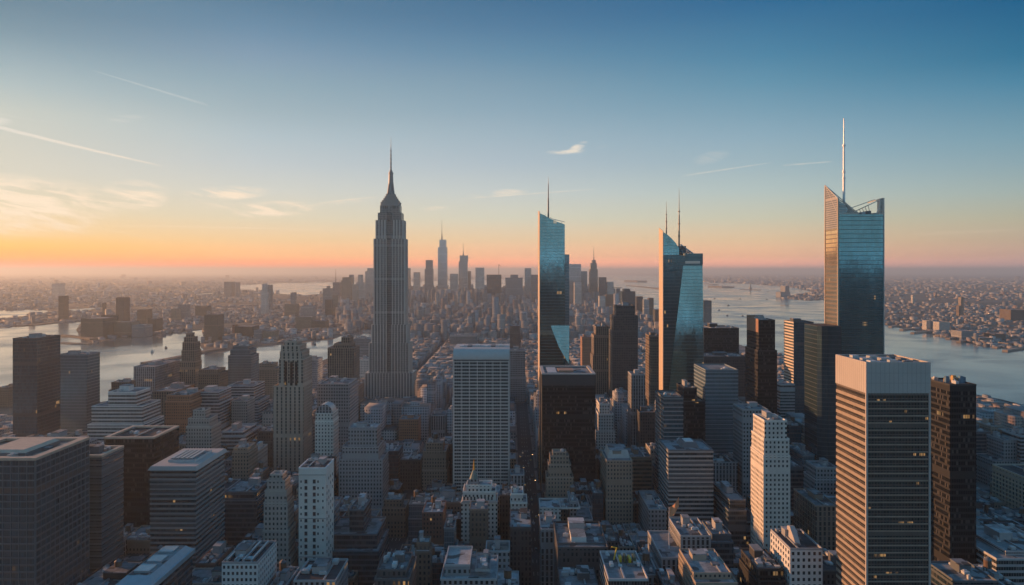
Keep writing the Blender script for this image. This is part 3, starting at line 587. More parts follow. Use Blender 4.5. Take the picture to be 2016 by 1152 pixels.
bld('office_building', 'blue glass banded office with pale roof beside the diamond facet tower', OB, [(1389,1453,728)], 760, 48, 'blue_glass', 'blue glass banded office', 900, 2, big=False, roof=4, bands=(3.7,1.1,.2,simple('steel blue spandrel',(.2,.26,.3),.5,.2),3))
bld('office_building', 'grey office with reddish roof and slanted streaks left of the black annex', OB, [(1307,1345,782)], 680, 40, 'dark_glass', 'reddish roofed office', 868, 2, big=False, roof=3, bands=(3.7,1.0,.15,simple('grey spandrel',(.22,.24,.25),.6),2))
bld('office_building', 'black annex between reddish roofed office and blue glass office', OB, [(1344,1388,790),(1346,1372,764,8,0)], 735, 40, 'black', 'black annex', 868, 2, roof=3)
bld('office_tower', 'tall brown stepped tower with glowing orange edge', T, [(1206,1256,652),(1208,1256,622,3,0),(1213,1250,602,5,3)], 1150, 44, 'dark_stone', 'brown orange edged tower', 770, 2, roof=3)
bld('office_tower', 'shorter stepped masonry tower with lit left piers near the brown orange edged tower', T, [(1167,1205,700),(1169,1204,660,2,0),(1173,1200,643,4,3)], 1230, 40, 'brown_piers', 'lit pier masonry tower', 780, 2, roof=3)
r, o = bld('office_building', 'tan shaft with a lit wedge flank left of the diamond facet tower', OB, [(1281,1303,700),(1281,1303,662,1,0)], 1000, 40, 'brown', 'lit wedge shaft', 780, 1)
bld('apartment_building', 'small blue grey slab before the brown orange edged tower', AB, [(1243,1270,737)], 880, 26, 'grey_piers', 'small blue grey slab', 800, 2)
bld('apartment_building', 'dark little tower beside the small blue grey slab', AB, [(1259,1290,812)], 860, 26, 'dark_stone', 'dark little tower', 870, 3)
bld('apartment_building', 'pale brick building with an archway of sun, left of the masonry tower', AB, [(1146,1166,664)], 1600, 40, 'orange_brick', 'pale arch building', 700, 1)
bld('office_building', 'pale sloped roof hall right of the black slab tower', OB, [(1174,1212,850),(1178,1208,815,6,0),(1180,1200,795,12,0)], 880, 44, 'pale_stone', 'sloped roof hall', 900, 3, roof=1)
# ---- left middle
def mid(label, tiers, D, dep, key, short, yb, **k): return bld(k.pop('name', 'office_building'), label, k.pop('cat', OB), tiers, D, dep, key, short, yb, k.pop('equip', 3), **k)
r, o = mid('tall charcoal glass slab with folded face at far left by the river', [(25,73,666)], 850, 44, 'dark_glass', 'charcoal river slab', 862, name='office_tower', cat=T, roof=2, equip=6)
mid('blue green glass slab just right of the charcoal river slab', [(114,171,698)], 950, 30, 'blue_glass', 'blue green river slab', 850, name='office_tower', cat=T)
mid('layered pale building with stepped rounded terraces by the river', [(167,283,870),(172,281,836,1,0),(180,280,800,4,4),(213,268,772,8,10)], 800, 50, 'pale_bands', 'layered terrace building', 862, roof=0)
mid('brown mansard topped building behind the layered terrace building', [(214,258,768),(219,252,753,2,3)], 1000, 26, 'brown', 'mansard topped building', 772)
mid('grey ribbed block with long flat wing on the riverbank', [(263,305,722)], 1150, 90, 'grey_piers', 'grey ribbed river block', 815, roof=0)
mid('long tapering wing building beside the grey ribbed river block', [(300,345,770)], 1000, 60, 'brown_piers', 'tapering wing building', 820)
mid('slender art deco spire tower with domed crown by the river', [(354,384,712),(357,384,690,1,1),(359,383,674,2,2),(362,380,664,4,4),(366,376,656,6,6)], 1200, 26, 'brown_piers', 'slender domed river tower', 775, name='office_tower', cat=T, big=False, equip=1)
mid('short brown cylinder like block right of the slender domed river tower', [(390,431,735),(393,428,728,2,2)], 1050, 34, 'brown', 'short brown block', 772)
mid('teal glass apartment tower with crown frame on the riverbank', [(449,495,700),(453,492,688,2,2),(458,488,681,4,4)], 1150, 34, 'blue_glass', 'teal riverbank tower', 750, name='apartment_tower', cat=T)
mid('wide sloping base building beneath the teal riverbank tower', [(440,508,790),(447,500,760,4,0)], 1050, 50, 'grey_bands', 'sloping base building', 840)
mid('rust orange corner block with grey roof in the left middle', [(325,375,790),(328,374,778,2,2)], 900, 46, 'orange_brick', 'rust orange block', 840, roof=0)
mid('pale blue layered tower below the short brown block', [(372,432,795),(384,430,772,3,0)], 930, 46, 'grey_bands', 'pale layered tower', 860)
mid('cream classical block with tall pilasters below the pale layered tower', [(366,416,840),(370,412,824,2,2),(380,404,808,6,6)], 760, 26, 'limestone', 'cream classical block', 865, big=False)
mid('wide grey banded block with white roof plant in the left middle', [(430,482,858),(438,478,850,6,3)], 800, 52, 'grey_bands', 'wide grey banded block', 890, roof=1, equip=5)
mid('tan drum topped building with a glint beside the silver banded block', [(457,489,890),(459,487,882,2,2)], 700, 26, 'tan', 'tan drum building', 935, roof=0)
mid('pale slab pair between teal riverbank tower and tan cathedral tower', [(455,486,790)], 960, 30, 'limestone', 'pale slab pair', 840)
mid('tan stone block with flat top in front of the river', [(503,545,725),(510,538,716,4,4)], 1250, 34, 'tan', 'flat topped tan block', 760)
r, o = mid('great tan residential tower with dark vertical slots and crumbling crown', [(538,597,760),(549,597,707,1,0),(551,594,692,3,2),(553,590,680,5,4),(560,584,672,8,8)], 800, 36, 'tan_piers', 'tan slotted tower', 935, name='apartment_tower', cat=T, big=False, roof=3, equip=3)
for c in (.28, .5, .7):
    a = MB(); x0, x1 = Xp(549,800), Xp(597,800); cc = x0+(x1-x0)*c; a.box(cc-1.3, cc+1.3, 800.85, 800.98, 8, Zp(712,800), bottom=True); a.build('window_strip', FM('black'), r, o)
mid('square brown office tower with rooftop cabins near the setback skyscraper', [(645,697,685),(657,690,677,3,3),(672,688,664,6,6)], 1100, 40, 'brown_piers', 'square brown tower', 752, name='office_tower', cat=T, equip=4)
mid('grey concrete block with thin top rim below the square brown tower', [(624,688,762),(626,686,756,2,2)], 850, 50, 'grey', 'thin rimmed grey block', 900, roof=0)
r, o = mid('white ribbed building with a rounded arch top', [(620,656,830),(621,655,814,.5,0)], 740, 24, 'white', 'arch topped building', 890, big=False, equip=1)
x0, x1 = Xp(621,741), Xp(655,741); zc = Zp(814,741); arc = [(x0+(x1-x0)*(.5-.5*math.cos(math.pi*k/12)), zc-1+9.5*math.sin(math.pi*k/12)) for k in range(13)][::-1]
a = MB(); a.xz(arc, 741, 741.8); a.xz(arc, 758, 759); a.build('arch_gable', FM('grey_piers'), r, o)
a = MB()
for p, q in zip(arc, arc[1:]): a.auto([(p[0],741.8,p[1]), (p[0],758,p[1]), (q[0],758,q[1]), (q[0],741.8,q[1])])
a.build('vault_roof', MSTEEL, r, o)
mid('pale blue glass block in front of the river near the tan slotted tower', [(597,625,707)], 1350, 36, 'pale_glass', 'pale blue riverside block', 745)
mid('blue grey slab with window grid left of the setback skyscraper', [(696,729,667)], 1750, 40, 'grey', 'blue grey riverside slab', 700)
mid('low white walled block catching light left of the setback skyscraper', [(698,728,708)], 1500, 40, 'white', 'low white walled block', 740)
mid('brown tower between the thin rimmed grey block and the skyscraper base', [(692,706,760)], 1000, 40, 'brown_piers', 'narrow brown tower', 850)
mid('dark flat block with vertical white fins beyond the white grid tower', [(886,938,660)], 2200, 60, 'grey_piers', 'finned flat block', 690)
mid('dark slab behind the white grid tower with a slim chimney', [(1004,1024,642)], 2100, 50, 'dark_stone', 'chimneyed dark slab', 690)
mid('squat brown building on the river bank at the left edge', [(-8,18,766),(-4,16,763,4,4)], 1250, 40, 'brown', 'squat riverbank building', 800)
mid('slim dark slab right of the white grid tower', [(1003,1034,690)], 1300, 40, 'grey', 'slim slab', 800)
# ---- the white grid tower
k = 700/F; x0, x1 = Xp(893,700), Xp(1002,700); zb = Zp(707,700)
r, o = bld('office_tower', 'white gridded slab tower with a curved blank cap, centre', T, [(893,1002,708)], 700, 50, 'black', 'white grid tower', 965, 0, big=False, roof=0, par=False, piers=(7,.8,.7,simple('travertine',(.46,.45,.43),.7,0,.12)), bands=(3.05,1.25,.35,simple('travertine band',(.40,.40,.39),.7,0,.12),2.5))
a = MB(); pr = [(699.2, zb-.5)]+[(699.2+9*(1-math.cos(t*math.pi/16)), zb+9*math.sin(t*math.pi/16)) for t in range(0, 9)]+[(751, zb+9), (751, zb-.5)]
a.yz([(y, z) for y, z in pr], x0-.5, x1+.5); a.build('cap', simple('travertine',(.46,.45,.43),.7,0,.12), r, o)
for q in range(6):
    a = MB(); ax = x0+4+q*7.4; a.box(ax, ax+4, 720, 735, zb+9, zb+9.8+q%3*.4); a.build('roof_unit', [MUNIT, MUNITD, MSTEEL][q%3], r, o)
mn = MB()
for q in range(7):
    for s in range(1, 4):
        c = x0+.8+(x1-x0-.8)*(q+s/4)/7; mn.box(c-.12, c+.12, 699.72, 699.99, 0, zb)
mn.build('mullion_frame', simple('travertine band',(.40,.40,.39),.7,0,.12), r, o)
# ---- the black slab tower
r, o = bld('office_tower', 'black glass slab tower with pale framed sunken roof', T, [(1067,1172,737)], 740, 62, 'black', 'black slab tower', 965, 0, big=False, roof=4, par=False)
x0, x1, z = Xp(1067,740), Xp(1172,740), Zp(737,740)
a = MB(); rect_ring(a, x0-.3, x1+.3, 739.7, 802.3, z-.4, z+.8, 3.2); a.build('roof_rim', MCONC, r, o)
a = MB(); a.box(x0+17, x0+32, 760, 780, z-.8, z+1.2); a.build('cooling_plant', simple('rust plant',(.33,.2,.14),.7), r, o)
a = MB(); a.box(x0+6, x0+15, 750, 790, z-.8, z+.6); a.build('roof_unit', MUNIT, r, o)
a = MB(); a.box(x0-.35, x0-.02, 739.8, 741.4, 0, z-.4); a.box(x0-.35, x0-.02, 800, 802, 0, z-.4); a.build('corner_fin', simple('painted sunlit edge',(.6,.42,.25),.4,.2), r, o)  # gold strips paint the sunlit glow of the left face
a = MB(); a.box(x0-.3, x1+.3, 739.75, 739.98, z-11, z-.42, bottom=True); a.build('louvre_belt', simple('charcoal louvre',(.045,.047,.052),.6), r, o)
# ================================================================ landmark towers
def reg(x0px, x1px, D, yb, x0, x1, y0, y1, short, ytop):
    foot(x0, x1, y0, y1); OCC.append((x0px, x1px, D, yb, ytop)); LMK.append((short, (x0px+x1px)/2, ytop, D))
# ---- setback skyscraper
D = 1270; dp = 46; xa, xb = Xp(720,D), Xp(815,D); org = ((xa+xb)/2, D+dp/2, 0)
es = empty('skyscraper', org, 'tallest stone setback skyscraper with tapering mast and needle antenna', 'skyscraper')
reg(718, 816, D, 790, xa, xb, D, D+dp, 'setback skyscraper', 400)
esm = facade('skyscraper limestone', (.30,.29,.275), px=2.35, pz=3.7, fx=.5, fz=.8, glass=(.03,.033,.036), lit=.006, var=.12)
esm2 = facade('skyscraper channel', (.24,.235,.23), px=2.0, pz=3.7, fx=.6, fz=.8, glass=(.025,.03,.033), lit=.006, var=.12)
def seg(x0, x1, yt, yb_, fi, bi, name='wall', m=None, chan=True, pil=True):
    fi *= .62; bi *= .62; XC = -203.8; hw = (x1-x0)/2*(D+fi)/F
    a = MB(); X0, X1 = XC-hw, XC+hw; zt, z0 = Zp(yt,D), (0 if yb_ is None else Zp(yb_,D))
    if chan:
        c0, c1 = XC-3.8, XC+3.8
        a.box(X0, c0, D+fi, D+dp-bi, z0, zt); a.box(c1, X1, D+fi, D+dp-bi, z0, zt)
        a.box(c0, c1, D+fi+2.0, D+dp-bi-1, z0, zt-1, 1)
    else: a.box(X0, X1, D+fi, D+dp-bi, z0, zt)
    if pil:
        n = max(2, int((X1-X0)/4.7))
        for i in range(n+1):
            c = X0+.6+(X1-X0-1.2)*i/n
            if chan and c0-.6 < c < c1+.6: continue
            a.box(c-.6, c+.6, D+fi-.9, D+fi-.01, z0, zt+.4, 2)
        m_ = max(2, int((dp-bi-fi)/4.7))
        for i in range(m_+1):
            c = D+fi+.6+(dp-bi-fi-1.2)*i/m_; a.box(X1+.01, X1+.45, c-.45, c+.45, z0, zt+.4, 2); a.box(X0-.45, X0-.01, c-.45, c+.45, z0, zt+.4, 2)
    a.build(name, [m or esm, esm2, simple('limestone pilaster', (.58,.56,.52), .8, 0, .12, .05)], es, org)
seg(719, 814, 735, None, 0, 0, 'base', chan=False)
seg(727, 806, 676, 735, 4, 4)
seg(733, 802, 640, 676, 6, 6)
seg(738, 799, 470, 640, 8, 8)
seg(741, 795, 433, 470, 11, 11)
seg(744.5, 791, 418, 433, 14, 14, pil=False)
seg(748.5, 787, 403, 418, 17, 17, 'crown', chan=False, pil=False)
yc = D+dp/2; xc = -203.8; Zt = lambda y: Zp(y,yc)
def oct_(h, w, c): return [(xc-w+c,yc-h),(xc+w-c,yc-h),(xc+w,yc-h+c),(xc+w,yc+h-c),(xc+w-c,yc+h),(xc-w+c,yc+h),(xc-w,yc+h-c),(xc-w,yc-h+c)]
a = MB(); zc = Zp(403,D)
for w_, h_, z0_, z1_ in ((15.6,12.6,zc-1,Zt(399)),(13.6,11.2,Zt(399),Zt(395.5)),(11.4,9.8,Zt(395.5),Zt(391.5)),(9.4,8.6,Zt(391.5),Zt(387.5)),(7.6,7.4,Zt(387.5),Zt(383))): a.prism(oct_(h_, w_, 1.2), z0_, z1_, 0, None, 0); a.prism(oct_(h_+.35, w_+.35, 1.2), z1_-.7, z1_+.15, 0, None, 0, True)
a.build('observation_deck', simple('deck stone',(.34,.33,.31),.8), es, org)
for sx_ in (-1, 1):
    for q in range(4):
        a = MB(); cx_ = xc+sx_*(4+q*3); a.box(cx_-.7, cx_+.7, D+10.45, D+10.52, Zt(412), Zt(406), bottom=True); a.build('window', MPANE, es, org)
MM = simple('mast aluminium', (.22,.22,.22), .5, .2)
a = MB(); a.cyl(xc, yc, Zt(384), Zt(376), 6.4, 5.2, 16); a.cyl(xc, yc, Zt(376), Zt(360), 5.0, 4.2, 16); a.cyl(xc, yc, Zt(360), Zt(343), 4.1, 3.5, 16)
for q in range(4):
    c, s = math.cos(math.pi/4+q*math.pi/2), math.sin(math.pi/4+q*math.pi/2)
    a.beam((xc+7.4*c, yc+7.4*s, Zt(386)), (xc+4.3*c, yc+4.3*s, Zt(362)), 1.3)
a.cyl(xc, yc, Zt(343), Zt(340), 4.2, 4.1, 16); a.cyl(xc, yc, Zt(340), Zt(336), 3.1, 2.4, 16); a.cyl(xc, yc, Zt(336), Zt(333), 1.9, 1.4, 12); a.build('mooring_mast', MM, es, org)
a = MB(); a.cyl(xc, yc, Zt(334), Zt(305), 1.25, .95, 8); a.cyl(xc, yc, Zt(305), Zt(290), .8, .6, 8); a.cyl(xc, yc, Zt(290), Zt(271), .4, .2, 6)
for yy in (330, 322, 314, 306, 298): a.cyl(xc, yc, Zt(yy), Zt(yy)+1.2, 1.7, 1.7, 8)
a.build('antenna', MM, es, org)
# ---- glass wedge tower (centre right)
def glass_panels_mat(): return FM('teal_glass')
D = 1000; x0, x1, x2 = Xp(1063,D), Xp(1112,D), Xp(1121,D); dp = 58; org = ((x0+x2)/2, D+dp/2, 0)
gt = empty('glass_tower', org, 'slanted teal glass tower with one spire rising behind the black slab tower', T)
reg(1058, 1121, D, 717, x0, x2, D, D+dp, 'slanted glass tower', 418)
Q = lambda px, py: (Xp(px,D), Zp(py,D))
a = MB(); a.xz([(x0,0),(x1,0),Q(1112,442),Q(1098,437),Q(1084,431),Q(1072,424),Q(1063,420)], D, D+dp)
a.build('curtain_wall', FM('teal_glass'), gt, org)
a = MB(); a.xz([(x1+.02,0),(x2,0),Q(1121,501),(x1+.02,Zp(501,D))], D+1.5, D+dp-8); a.build('side_wing', FM('blue_glass'), gt, org)
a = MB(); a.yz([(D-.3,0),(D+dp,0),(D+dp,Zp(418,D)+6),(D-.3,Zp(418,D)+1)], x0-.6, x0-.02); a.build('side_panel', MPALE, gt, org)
a = MB(); pts = [Q(1084,641),Q(1121,641),Q(1121,716)]
b0 = (pts[0][0], D-.1, pts[0][1]); b1 = (pts[1][0], D-.1, pts[1][1]); b2 = (pts[2][0]-1, D-5.2, pts[2][1]); bm = (Xp(1100,D), D-3.0, Zp(683,D)); 
n0 = (b2[0]+1, D-.05, b2[2]-.5)
a.auto([b0, bm, b2, b1]); a.auto([b0, (bm[0],D-.02,bm[2]), bm]); a.auto([(bm[0],D-.02,bm[2]), n0, b2, bm]); a.auto([b1, b2, n0]); a.build('glass_facet', FM('teal_glass'), gt, org)
a = MB()
for i in range(9):
    px0 = 1064+i*5.4; py0 = 421+i*2.5; a.beam((Xp(px0,D), D+3, Zp(py0,D)-1), (Xp(px0+5.4,D), D+9, Zp(py0+2.5,D)+2.5*(i%2)), .5)
a.beam((Xp(1084,D),D+2,Zp(430,D)), (Xp(1112,D),D+2,Zp(440,D)+2), .7)
a.build('crown_frame', MSTEEL, gt, org)
a = MB(); xs, ys = Xp(1079.5,D+20), D+20; Z_ = lambda y: Zp(y, D+20)
a.cyl(xs, ys, Z_(432), Z_(390), 1.15, .85, 8); a.cyl(xs, ys, Z_(390), Z_(362), .7, .5, 8); a.cyl(xs, ys, Z_(362), Z_(348), .28, .15, 6); a.build('spire', simple('spire steel',(.2,.17,.16),.5,.4), gt, org)
# ---- diamond facet tower (two spires)
D = 900; x0, x1 = Xp(1306,D), Xp(1383,D); dp = 24; org = ((x0+x1)/2, D+dp/2, 0)
dt = empty('glass_tower', org, 'diamond facet glass tower with two spires and broken crown', T)
reg(1299, 1389, D, 765, x0, Xp(1388,D)+1, D-9, D+dp, 'diamond facet tower', 453)
Q = lambda px, py: (Xp(px,D), Zp(py,D))
a = MB(); a.xz([(x0,0),(x1,0),(x1,Zp(502,D)),(x0,Zp(502,D))], D, D+dp); a.build('curtain_wall', FM('teal_dark'), dt, org)
zt_, zb_ = Zp(523,D), 0.0; p = (zt_-zb_)*math.tan(R(2.3))
A = (Xp(1345,D), D-.05, zt_); B_ = (Xp(1383,D)+.1, D-.05, zt_); C_ = (Xp(1388.5,D-p)+.0, D-p, zb_); Dv = (Xp(1300,D-p), D-p, zb_)
a = MB(); a.auto([A, Dv, C_, B_]); a.auto([A, (Xp(1306,D)+.1, D-.02, zb_), Dv]); a.auto([B_, C_, (C_[0], D+dp, zb_), (B_[0], D+dp, zt_)])
a.build('glass_facet', FM('teal_glass'), dt, org)
a = MB(); a.xz([(x0,Zp(502,D)),(Xp(1337,D),Zp(502,D)),Q(1337,489),Q(1331,479),Q(1322,469),Q(1314,462),Q(1306,457)], D+.3, D+dp); a.build('crown_wedge', FM('teal_glass'), dt, org)
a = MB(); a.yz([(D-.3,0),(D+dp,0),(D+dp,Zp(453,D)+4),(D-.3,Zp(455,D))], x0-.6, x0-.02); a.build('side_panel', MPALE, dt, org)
a = MB(); a.box(Xp(1345,D), x1+.4, D-.4, D+dp, Zp(521,D), Zp(499,D)); a.build('top_block', FM('teal_dark'), dt, org)
a = MB(); a.box(Xp(1349,D), Xp(1378,D), D-.46, D-.41, Zp(519,D), Zp(514,D), bottom=True); a.build('lit_window_band', simple('lit window band',(.28,.29,.28),.3,0,.5,2.5,emit=(.85,.9,.9,.06)), dt, org)
a = MB(); rr = random.Random(3)
for i in range(26):
    u0 = rr.uniform(1326,1362); v0 = 500-rr.random()*max(2, 18-abs(u0-1342)*.7); u1 = u0+rr.uniform(-8,9); v1 = 500-rr.random()*max(2, 18-abs(u1-1342)*.7)
    a.beam((Xp(u0,D), D+rr.uniform(2,12), Zp(v0,D)), (Xp(u1,D), D+rr.uniform(2,12), Zp(v1,D)), rr.uniform(.4,.9))
a.beam((Xp(1342,D),D+4,Zp(481,D)), (Xp(1367,D),D+4,Zp(499,D)), .8); a.beam((Xp(1342,D),D+10,Zp(481,D)), (Xp(1367,D),D+10,Zp(499,D)), .8)
for t_ in range(6): a.beam((Xp(1344+t_*4,D),D+4,Zp(483+t_*3,D)), (Xp(1346+t_*4,D),D+10,Zp(484+t_*3,D)), .4)
a.build('crown_frame', MSTEEL, dt, org)
a = MB(); a.box(Xp(1327,D), Xp(1345,D), D+8, D+20, Zp(501,D), Zp(490,D)); a.box(Xp(1338,D), Xp(1353,D), D+6, D+22, Zp(500,D), Zp(484,D)); a.build('penthouse', MUNITD, dt, org)
for px_, yb_, yt_, w_ in ((1312,464,397,.75),(1337,490,369,1.0)):
    ys = D+14; xs = Xp(px_,ys); Z_ = lambda y: Zp(y, ys); ym = yb_*.45+yt_*.55
    a = MB(); a.cyl(xs, ys, Z_(yb_)-3, Z_(ym), w_, w_*.8, 8); a.cyl(xs, ys, Z_(ym), Z_(yt_), w_*.55, .12, 8)
    for q in range(3): a.cyl(xs, ys, Z_(yb_*(.8-.2*q)+yt_*(.2+.2*q)), Z_(yb_*(.8-.2*q)+yt_*(.2+.2*q))+1, w_*1.4, n=8)
    a.build('spire', simple('spire steel',(.2,.17,.16),.5,.4), dt, org)
# ---- tall screen topped tower, right
D = 700; x0, x1 = Xp(1650,D), Xp(1740,D); dp = 29; zt = Zp(422,D); org = ((x0+x1)/2, D+dp/2, 0)
rt = empty('glass_tower', org, 'tallest glass tower at right with pointed open screens and white spire', T)
reg(1610, 1741, D-8, 900, Xp(1612,D), x1, D-8, D+dp, 'screen topped tower', 365)
Q = lambda px, py: (Xp(px,D), Zp(py,D))
a = MB(); a.xz([(x0,0),(x1,0),(x1,zt),(x0,zt)], D, D+dp, 0, 1); a.build('curtain_wall', [FM('teal_dark') if 0 else facade('right tower glass', (.06,.085,.095), px=1.5, pz=4.0, fx=.93, fz=.9, gm=.8, glass=(.105,.24,.285), gr=.07, jit=.008, lit=.012), facade('right tower sunset tinted side glass', (.16,.14,.12), px=1.8, pz=4.0, fx=.8, fz=.75, gm=.85, glass=(.75,.62,.45), gr=.12, jit=.01, lit=.006)], rt, org)  # side glass tinted gold, painting the sunset reflection into its colour
zz = Zp(560,D); nb = 0
a = MB(); rect_ring(a, x0-.15, x1+.15, D-.15, D+dp+.15, 0, .5, .2); pr = a.build('floor_edge', simple('floor edge',(.07,.10,.11),.4,.3), rt, org)
while zz > 5 and nb < 60:
    oo = pr if nb == 0 else pr.copy()
    if nb: col.objects.link(oo); oo.parent = rt
    oo.location = (0, 0, zz); zz -= 4.0; nb += 1
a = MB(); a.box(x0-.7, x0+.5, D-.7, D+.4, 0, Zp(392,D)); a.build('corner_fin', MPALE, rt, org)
a = MB(); a.box(x1-.3, x1+.4, D-.5, D+.4, 0, Zp(390,D)); a.build('corner_fin', MSTEEL, rt, org)
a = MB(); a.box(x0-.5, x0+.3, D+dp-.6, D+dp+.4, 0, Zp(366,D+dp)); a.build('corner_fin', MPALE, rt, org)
lat = simple('screen steel', (.5,.47,.43), .45, .4)
zL = Zp(365, D+dp); zF = Zp(391, D)
a = MB(); ym0, ym1 = D, D+dp; zs0 = Zp(450, D)
a.auto([(x0-.1, ym1, zs0), (x0-.1, ym0, zs0), (x0-.1, ym0, zF), (x0-.1, ym1, zL)]); a.auto([(x0+.1, ym0, zs0), (x0+.1, ym1, zs0), (x0+.1, ym1, zL), (x0+.1, ym0, zF)])
a.build('side_screen', facade('screen lattice', (.33,.33,.34), px=2.2, pz=2.0, fx=.8, fz=.7, gm=.2, glass=(.12,.13,.15), lit=0), rt, org)
def tri_screen(pts, y, n, name):
    a = MB()
    (ax, az_), (bx, bz), (cx_, cz) = pts
    for i in range(3):
        p, q = pts[i], pts[(i+1) % 3]; a.beam((p[0], y, p[1]), (q[0], y, q[1]), .7)
    for i in range(1, n):
        t = i/n
        p = (ax+(bx-ax)*t, az_+(bz-az_)*t); q = (ax+(cx_-ax)*t, az_+(cz-az_)*t); a.beam((p[0], y, p[1]), (q[0], y, q[1]), .28)
        s = (cx_+(bx-cx_)*t, cz+(bz-cz)*t); a.beam((ax+(cx_-ax)*t, y, az_+(cz-az_)*t), (s[0], y, s[1]), .28)
    return a.build(name, lat, rt, org)
tri_screen([Q(1650,391), Q(1650,421), Q(1692,421)], D+.2, 9, 'front_screen')
a = MB(); q0, q1, q2 = Q(1650.5,394), Q(1650.5,421), Q(1690,421); a.auto([(q0[0],D+.6,q0[1]),(q1[0],D+.6,q1[1]),(q2[0],D+.6,q2[1])]); a.auto([(q0[0],D+.9,q0[1]),(q2[0],D+.9,q2[1]),(q1[0],D+.9,q1[1])]); a.build('screen_glass', FM('blue_glass'), rt, org)
a = MB(); a.beam((x0,D+dp,zL), (Xp(1692,D),D+.5,zt), .6); a.beam((x0,D,zF), (x0,D+dp,zL), .7)
for i in range(7): a.beam((x0+i*2.6,D+dp*(1-i/8),zL-(zL-zt)*i/7.3), (x0+2.6*i,D+1,zt), .3)
a.build('crown_frame', lat, rt, org)
yr = D+dp-4
tri_screen([Q(1738,391), Q(1726,421), Q(1738,421)], D+.3, 4, 'front_screen')
a = MB(); a.beam((*[Xp(1682,D)],yr,Zp(411,D)), (Xp(1738,D),yr-10,Zp(390,D)), .6); a.beam((Xp(1690,D),yr,Zp(420,D)), (Xp(1737,D),D+2,Zp(392,D)), .6)
for i in range(8):
    t = i/8; a.beam((Xp(1692+40*t,D),yr-8*t,Zp(419-22*t,D)), (Xp(1700+36*t,D),yr-8*t,Zp(421,D)), .45)
a.beam((Xp(1738,D),D+.3,Zp(390,D)), (Xp(1738,D),D+dp,Zp(394,D)), .7); a.box(Xp(1733,D), Xp(1739,D), D+1, D+6, zt, Zp(391,D)); a.build('crown_frame', lat, rt, org)
a = MB(); xs, ys = Xp(1661.5,D+14), D+14; Z_ = lambda y: Zp(y, ys)
a.cyl(xs, ys, zt-1, Z_(352), 1.25, 1.05, 10); a.cyl(xs, ys, Z_(352), Z_(288), .95, .8, 10); a.cyl(xs, ys, Z_(288), Z_(233), .65, .4, 8)
for yy in (352, 340, 288): a.cyl(xs, ys, Z_(yy), Z_(yy)+1.4, 1.5, n=10)
a.build('spire', simple('white spire paint',(.72,.72,.72),.4,.1), rt, org)
for i in range(7):
    a = MB(); ax = x0+3+i*5.2; a.box(ax, ax+3, D+4, D+14, zt, zt+1.5+(i%3)); a.build('roof_unit', [MUNIT, MUNITD][i%2], rt, org)
# lower wing on its left
D2 = 692; xw0, xw1 = Xp(1612,D2), x0-.8; zw = Zp(642,D2)
a = MB(); pts = [(xw0,D2+4),(xw0+3,D2+1),(xw0+8,D2-.5),(xw1,D2-1),(xw1,D2+34),(xw0,D2+34)]; a.prism(pts, 0, zw, 0, None, 1); a.build('lower_wing', [facade('wing glass', (.04,.055,.06), px=1.6, pz=4.0, fx=.95, fz=.86, gm=.7, glass=(.07,.13,.16), gr=.1, lit=.006), MROOF[2]], rt, org)
# flag on its pole
fl = empty('flagpole', (Xp(1316,500), 498, Zp(1098,480)), 'pole with an orange sunlit flag on the flat grey roof', 'flagpole')
a = MB(); px_, py_, pz_ = fl.location; a.cyl(px_, py_, pz_-1, pz_+26, .32, .16, 8); a.build('pole', simple('white pole',(.6,.6,.6),.5), fl, tuple(fl.location))
a = MB(); n = 14; rows = 8
def fp(i, j):
    u = i/n; v = j/rows; return (px_+.2+u*6.3, py_+math.sin(u*7+v)*.9, pz_+26-v*6.5+u*5.5-math.sin(u*5)*1.0)
for i in range(n):
    for j in range(rows): a.auto([fp(i,j+1), fp(i+1,j+1), fp(i+1,j), fp(i,j)])
a.build('flag', simple('sunset tinted flag cloth',(.62,.30,.16),.8), fl, tuple(fl.location))  # cloth colour already carries the orange of the sunset light
